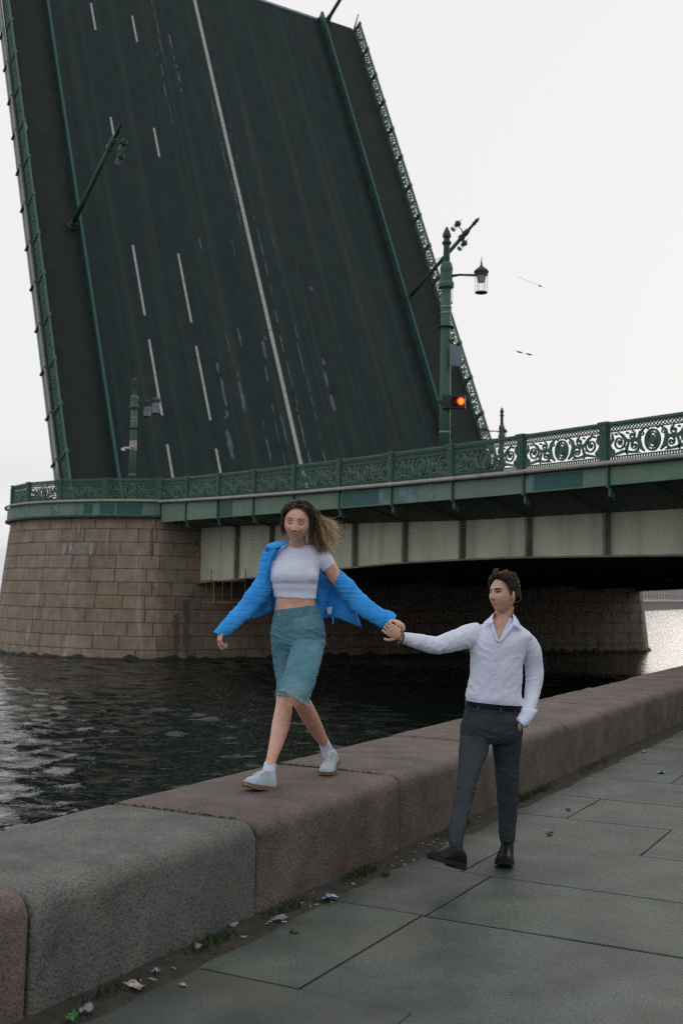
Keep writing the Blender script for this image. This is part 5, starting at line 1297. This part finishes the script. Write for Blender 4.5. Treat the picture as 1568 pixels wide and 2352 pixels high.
# shirt
def mf(p):
    q = Vector((p.x*8+p.z*6, p.y*6, p.z*13-p.x*8)); e = .0042*noise.noise(q*.8)+.0028*ridged(Vector((p.x*5+p.z*5, p.y*4, p.z*9-p.x*9)))+.0012*ridged(q*2.2)
    for (x, y, a_, s_, kx, kz) in ((1095, 1490, .008, .07, 14, -16), (1195, 1520, .006, .06, 12, 14), (1190, 1570, .007, .05, 10, 22), (1085, 1580, .007, .05, 12, -18), (1010, 1485, .008, .06, 20, 14), (1222, 1565, .008, .045, 8, 26), (1150, 1540, .003, .06, 16, 10)):
        k = at(x, y, 7.1); e += a_*ridged(Vector((p.x*kx*.6+p.z*kz*.4, 1, p.z*kz-p.x*kx)))*math.exp(-((p.z-k.z)/s_)**2-((p.x-k.x)/(s_*1.3))**2)
    if p.x < at(1078, 1480, 7.1).x: e += .004*ridged(Vector((p.x*22+p.z*10, 0, p.z*14)))
    w = at(1130, 1590, 7.1).z; e += .005*ridged(Vector((p.x*16, 2, p.z*9)))*math.exp(-((p.z-w)/.07)**2)
    return e
mb = MB(); loft(mb, sh, n=40); limb(mb, armR, 22); limb(mb, armL, 22)
vA, vB, vC = at(1127, 1404, 7.05), at(1181, 1404, 7.05), at(1144, 1472, 7.05)
def inV(c):
    if c.y > 7.17: return False
    def s(a, b): return (b.x-a.x)*(c.z-a.z)-(b.z-a.z)*(c.x-a.x)
    return s(vA, vB) <= 0 and s(vB, vC) <= 0 and s(vC, vA) <= 0
dshirt, bvh_d = remesh(mb, 'dress_shirt', 'dress_shirt', man, .005, 6, .5, mf, cut=inV)
strip('placket', bvh_d, [(1144, 1474), (1138, 1509), (1133, 1550), (1129, 1590), (1127, 1612)], .026, 'shirt_trim', dshirt, .003)
for x, y in ((1143, 1484), (1137, 1515), (1133, 1548), (1130, 1582)):
    q = hit(bvh_d, x, y, .006)
    if q: MB().tube([q, q-FWD*.003], .0055, 10).build('button', 'lace', dshirt)
mb = MB()
sheet(mb, [[(1133, 1408, 7.10), (1128, 1413, 7.09), (1124, 1418, 7.10)], [(1131, 1420, 7.07), (1122, 1424, 7.06), (1113, 1427, 7.09)], [(1132, 1432, 7.045), (1121, 1432, 7.045), (1109, 1433, 7.07)]], .004, 4)
sheet(mb, [[(1176, 1408, 7.11), (1180, 1412, 7.10), (1184, 1417, 7.11)], [(1178, 1422, 7.07), (1186, 1426, 7.06), (1192, 1430, 7.09)], [(1175, 1434, 7.045), (1186, 1441, 7.04), (1197, 1449, 7.055)]], .004, 4)
sheet(mb, [[(1131, 1430, 7.05), (1128, 1436, 7.05)], [(1136, 1450, 7.035), (1131, 1452, 7.035)], [(1144, 1474, 7.025), (1140, 1476, 7.025)]], .004, 4)
sheet(mb, [[(1174, 1432, 7.045), (1181, 1440, 7.045)], [(1161, 1451, 7.03), (1168, 1455, 7.03)], [(1145, 1474, 7.022), (1149, 1477, 7.022)]], .004, 4)
sheet(mb, [[(1133, 1407, 7.12), (1140, 1405, 7.20), (1156, 1403, 7.25), (1170, 1404, 7.20), (1177, 1407, 7.12)], [(1129, 1421, 7.10), (1138, 1420, 7.22), (1156, 1419, 7.27), (1174, 1420, 7.22), (1181, 1422, 7.10)]], .004, 4)
mb.build('collar', 'shirt_trim', dshirt, smooth=True)
for lim, nm in ((((930, 1454), (924, 1465), (926, 1478)), 'cuff'),):
    pass
mb = MB(); loft(mb, [sec(937, 1456, 931, 1481, 7.03, .044), sec(926, 1452, 920, 1477, 7.02, .041)], n=22, sub=3, cap=False); mb.build('cuff', 'shirt_trim', dshirt, smooth=True)
mb = MB(); loft(mb, [sec(1196, 1624, 1234, 1630, 7.115, .052), sec(1190, 1644, 1222, 1652, 7.09, .048), sec(1188, 1652, 1204, 1672, 7.07, .040)], n=22, sub=3); mb.build('cuff', 'shirt_trim', dshirt, smooth=True)
mb = MB(); A_ = crom([list(at(x, y, Y)) for x, y, Y in ((921, 1449, 7.0), (926, 1455, 6.97), (926, 1466, 6.965), (921, 1475, 6.985), (915, 1478, 7.02), (915, 1470, 7.055), (918, 1456, 7.05), (921, 1449, 7.0))], 4); mb.tube([Vector(a) for a in A_], .006, 8)
mb.build('bracelet', 'bead', man, smooth=True)
# trousers, belt
def pf(p):
    q = Vector((p.x*9+p.z*5, p.y*7, p.z*12-p.x*5)); e = .0040*ridged(q)+.002*ridged(q*2.3)
    for (x, y, a, s) in ((1126, 1695, .010, .07), (1070, 1795, .012, .06), (1165, 1790, .009, .06), (1045, 1915, .010, .04), (1163, 1915, .010, .035)):
        k = at(x, y, 7.1); e += a*ridged(Vector((p.x*10, 1, p.z*26+p.x*10)))*math.exp(-((p.z-k.z)/s)**2)*math.exp(-((p.x-k.x)/.12)**2)
    return e
mb = MB(); loft(mb, [sec(1071, 1614, 1197, 1626, YM, .116), sec(1064, 1640, 1198, 1646, YM, .125), sec(1058, 1662, 1199, 1668, YM, .134), sec(1056, 1685, 1198, 1690, YM, .130), sec(1070, 1706, 1186, 1706, YM, .10)], n=36)
for lg in (legR, legL): loft(mb, [sec(*s) for s in lg], n=28)
trou, bvh_p = remesh(mb, 'trousers', 'trouser', man, .005, 5, .5, pf)
mb = MB(); loft(mb, [sec(1067, 1608, 1200, 1620, YM, .126), sec(1066.5, 1620, 1200.5, 1632, YM, .128)], n=40, sub=2, cap=False); mb.build('belt', 'leather', man, smooth=True)
q = at(1122, 1621, 7.03)
for x, y in ((1078, 1614), (1182, 1626), (1098, 1617), (1150, 1623)): strip('belt_loop', bvh_p, [(x, y), (x, y+8), (x, y+15)], .012, 'trouser', trou, .014)
strip('waistband', bvh_p, [(1072, 1629), (1100, 1634), (1130, 1637), (1165, 1638), (1196, 1637)], .004, 'trouser', trou, .003)
for pts in ([(1078, 1634), (1072, 1648), (1062, 1660)], [(1186, 1640), (1190, 1655), (1197, 1672)], [(1126, 1638), (1127, 1662), (1125, 1688)]): strip('seam', bvh_p, pts, .006, 'black', trou, .002)
for pts in ([(1045, 1925, 6.64, .040), (1047, 1945, 6.60, .040), (1047, 1968, 6.58, .042)], [(1164, 1925, 7.24, .040), (1164, 1948, 7.24, .040), (1163, 1968, 7.24, .043)]):
    mb = MB(); limb(mb, pts, 16); mb.build('sock', 'sock_dark', man, smooth=True)
shoe(man, at(1060, 1997, 6.58), at(986, 1982, 6.43), 'man')
hx = at(1161, 1980, 7.30); tx = at(1157, 1990, 7.03); shoe(man, Vector((hx.x, 7.31, .003)), Vector((tx.x, 7.03, .003)), 'man')
# hair
MT['hair_m'] = hair_mat('hair_m', [(0, (.036, .024, .015)), (.5, (.085, .058, .033)), (1, (.24, .17, .098))])
rg = random.Random(33); paths = []
def mscalp(u, v):
    th = rad(40-150*u); w = v*rad(128)
    return Vector((.0785*math.sin(max(-1.57, min(1.57, w))), -.097*math.sin(th)*math.cos(w*.55)+.004, .1175*math.cos(th)*math.cos(w*.72)+.002))
R3 = HM.to_3x3()
def mhair(c):
    if c.y > .022: return c.z > -.062                    # back of the head
    if c.z > .028: return True
    if abs(c.x) > .055 and -.030 < c.y < .024: return c.z > -.012 and (c.y < -.006 or c.z > .018)   # sideburn, clear of the ear
    return False
tuft = [(mscalp(rg.random(), rg.uniform(-.7, .7)), Vector((rg.gauss(0, .25), rg.gauss(0, .22), rg.gauss(.1, .2))), rg.uniform(.75, 1.3)) for _ in range(70)]
for i in range(4600):
    u = rg.random(); v = rg.uniform(-1, 1); r = mscalp(u, v)
    if not mhair(r): continue
    top_ = max(0, min(1, (r.z-.045)/.05)); front = max(0, min(1, (.02-r.y)/.08))
    tf_ = min(tuft, key=lambda t: (t[0]-r).length_squared)
    L = (.010+.040*top_*(.45+.9*front)*rg.uniform(.8, 1.1))*(1+(tf_[2]-1)*top_)
    nr = Vector((r.x*1.2, r.y*.6, r.z)).normalized()
    comb = Vector((.2, (.75-1.5*front)*top_+.55*(1-top_), .15*top_-.9*(1-top_)))+tf_[1]*top_+Vector((rg.gauss(0, .05), rg.gauss(0, .05), 0))
    toc = (tf_[0]-r)*12*top_
    d1 = (nr*(.2+1.2*top_*(.3+.7*front))+comb*.7).normalized(); d2 = (nr*.15+comb*.7+toc+Vector((0, .8*top_*front, -.10))).normalized()
    p0_ = r; p1 = r+d1*L*.5; p2 = p1+(d1*.4+d2*.6).normalized()*L*.3; p2 = p2+d2*L*.35
    paths.append(([HM @ p0_, HM @ p1, HM @ p2], (.05, .25+.75*rg.random()*top_)))
strands('hair', paths, MT['hair_m'], man, .0015, 3)
Vc = []; Fc = []
for i in range(nu+1):
    for j in range(nv+1):
        Vc.append(HM @ (mscalp(i/nu, -1+2*j/nv)*1.012))
for i in range(nu):
    for j in range(nv):
        c = mscalp((i+.5)/nu, -1+2*(j+.5)/nv)
        if not mhair(c): continue
        Fc.append((i*(nv+1)+j, i*(nv+1)+j+1, (i+1)*(nv+1)+j+1, (i+1)*(nv+1)+j))
obj('scalp_hair', Vc, Fc, MT['hair_m'], man, smooth=True)
mb = MB()
for i in range(420):                                      # stubble along the jaw
    x, z = rg.uniform(-.062, .062), rg.uniform(-.112, -.040)
    if (abs(x) < .026 and z > -.074 and not (-.055 < z < -.045)) or (z > -.05 and abs(x) < .045 and abs(x) > .026): continue
    p = Vector((x, face_y(x, z, True)-.0005, z)); q = p+Vector((rg.gauss(0, .0008), -.0022, -.002)); mb.add([HM @ (p+Vector((.0006, 0, 0))), HM @ (p-Vector((.0006, 0, 0))), HM @ q], [(0, 1, 2)])
tag(mb.build('stubble', 'stubble', man), kind='stuff')

# ------------------------------------------------------------------ litter along the parapet
MT['butt'] = mat('butt', (.30, .21, .12), (.36, .33, .28), 60, .9)
MT['paper'] = mat('paper', (.24, .26, .28), (.15, .17, .19), 30, .85, ramp=(.42, .58))
MT['paper_red'] = mat('paper_red', (.30, .09, .07), (.38, .40, .42), 25, .8, ramp=(.45, .55))
MT['paper_blue'] = mat('paper_blue', (.06, .14, .40), (.40, .44, .5), 25, .8, ramp=(.48, .56))
MT['paper_green'] = mat('paper_green', (.02, .18, .05), (.04, .13, .04), 25, .7)
MT['leaf_litter'] = mat('leaf_litter', (.10, .07, .03), (.05, .06, .02), 25, .9)
rg = random.Random(9)
tmp = MB().tube([(-.013, 0, 0), (0, 0, 0), (.013, 0, 0)], .004, 7).build('cigarette_butt', 'butt'); BUTT = tmp.data; bpy.data.objects.remove(tmp)
for i in range(44):
    s = rg.choice([3.7, 4.0, 4.2, 4.6, 5.0, 5.25, 5.45, 5.9, 6.2, 6.6, 6.9, 7.05, 7.2, 8.2, 9.0])+rg.gauss(0, .14); n = min(3.12, max(2.75, 3.03+rg.gauss(0, .05)))
    o = bpy.data.objects.new('cigarette_butt', BUTT); COL.objects.link(o); o.location = Q(s, n, .020 if n > 2.9 else .008); o.rotation_euler = (0, 0, rg.uniform(0, 6.28)); o.scale = [rg.uniform(.6, 1.1)]*3
    tag(o, 'cigarette butt dropped in the dirt strip along the parapet foot', 'litter', 'cigarette butts along the parapet')
def scrap(px, py, sx, sy, m, label, name='paper_scrap', cat='litter', z=.022, hgt=.02, seed=0):
    r2 = random.Random(seed+5); p = atz(px, py, z); a = r2.uniform(0, 3.14); ex = Vector((math.cos(a), math.sin(a), 0)); ey = Vector((-ex.y, ex.x, 0)); V = []; F = []; n = 5
    for i in range(n):
        for j in range(n): V.append(p+ex*(sx*(i/(n-1)-.5)*(1+r2.uniform(-.25, .25)))+ey*(sy*(j/(n-1)-.5)*(1+r2.uniform(-.25, .25)))+Z*abs(r2.gauss(hgt*.4, hgt*.5)))
    k = len(V); V += [v-Z*.002 for v in V]
    for i in range(n-1):
        for j in range(n-1): q = (i*n+j, (i+1)*n+j, (i+1)*n+j+1, i*n+j+1); F += [q, tuple(k+x for x in reversed(q))]
    return tag(obj(name, V, F, m), label, cat)
scrap(308, 2264, .085, .05, 'paper_red', 'crushed white and red cigarette pack by the grey parapet block', 'cigarette_pack', hgt=.015, seed=1)
scrap(755, 2062, .10, .06, 'paper_blue', 'crumpled white and blue wrapper at the foot of the parapet', 'wrapper', hgt=.018, seed=2)
scrap(640, 2111, .09, .05, 'paper', 'small torn white paper under the second parapet joint', seed=3)
scrap(905, 1952, .12, .05, 'paper', 'pale scrap of paper below the third parapet joint', seed=4, hgt=.03)
scrap(360, 2232, .03, .03, 'paper_blue', 'tiny blue wrapper just right of the cigarette pack', 'wrapper', hgt=.02, seed=5)
scrap(165, 2340, .07, .04, 'paper_green', 'bright green wrapper at the bottom edge by the parapet', 'wrapper', hgt=.025, seed=6)
scrap(200, 2322, .06, .03, 'paper', 'clear grey film beside the bright green wrapper', 'wrapper', seed=16)
scrap(455, 2177, .05, .03, 'paper', 'white scrap halfway along the grey parapet block', seed=7)
scrap(535, 2128, .06, .03, 'paper', 'white scrap at the right end of the grey parapet block', seed=8)
scrap(1517, 1776, .07, .05, 'paper', 'small white paper lying far out on the pavement', z=.004, seed=9)
scrap(885, 2012, .05, .03, 'leaf_litter', 'curled dry leaf on the pavement below the wrapper', 'dry_leaf', 'leaf', .004, .02, 10)
scrap(1262, 1916, .08, .03, 'leaf_litter', 'dark dry leaf on the pavement right of the man', 'dry_leaf', 'leaf', .004, .015, 11)
scrap(1304, 1860, .05, .03, 'leaf_litter', 'small dark leaf on the pavement beyond the man', 'dry_leaf', 'leaf', .004, .012, 12)
scrap(1478, 1728, .05, .04, 'paper_red', 'reddish scrap on the far pavement near the right edge', z=.004, seed=13)
scrap(420, 2262, .05, .02, 'butt', 'flattened tan cigarette end lying alone on the pavement', z=.004, hgt=.006, seed=14)
scrap(675, 2142, .04, .025, 'leaf_litter', 'tan leaf fragment on the pavement beside the dirt strip', 'dry_leaf', 'leaf', .004, .012, 15)
mb = MB()
for i in range(2600):
    s = rg.uniform(3, 16); n = rg.gauss(3.04, .045); p = Q(s, min(3.14, n), .012+rg.random()*.01); r = rg.uniform(.002, .007)
    mb.add([p+Vector((r, 0, 0)), p+Vector((-r*.5, r*.8, 0)), p+Vector((-r*.6, -r*.7, 0)), p+Z*r], [(0, 1, 3), (1, 2, 3), (2, 0, 3)])
tag(mb.build('grit', 'leaf_litter'), 'grit and crumbs scattered in the dirt strip', 'grit', kind='stuff')
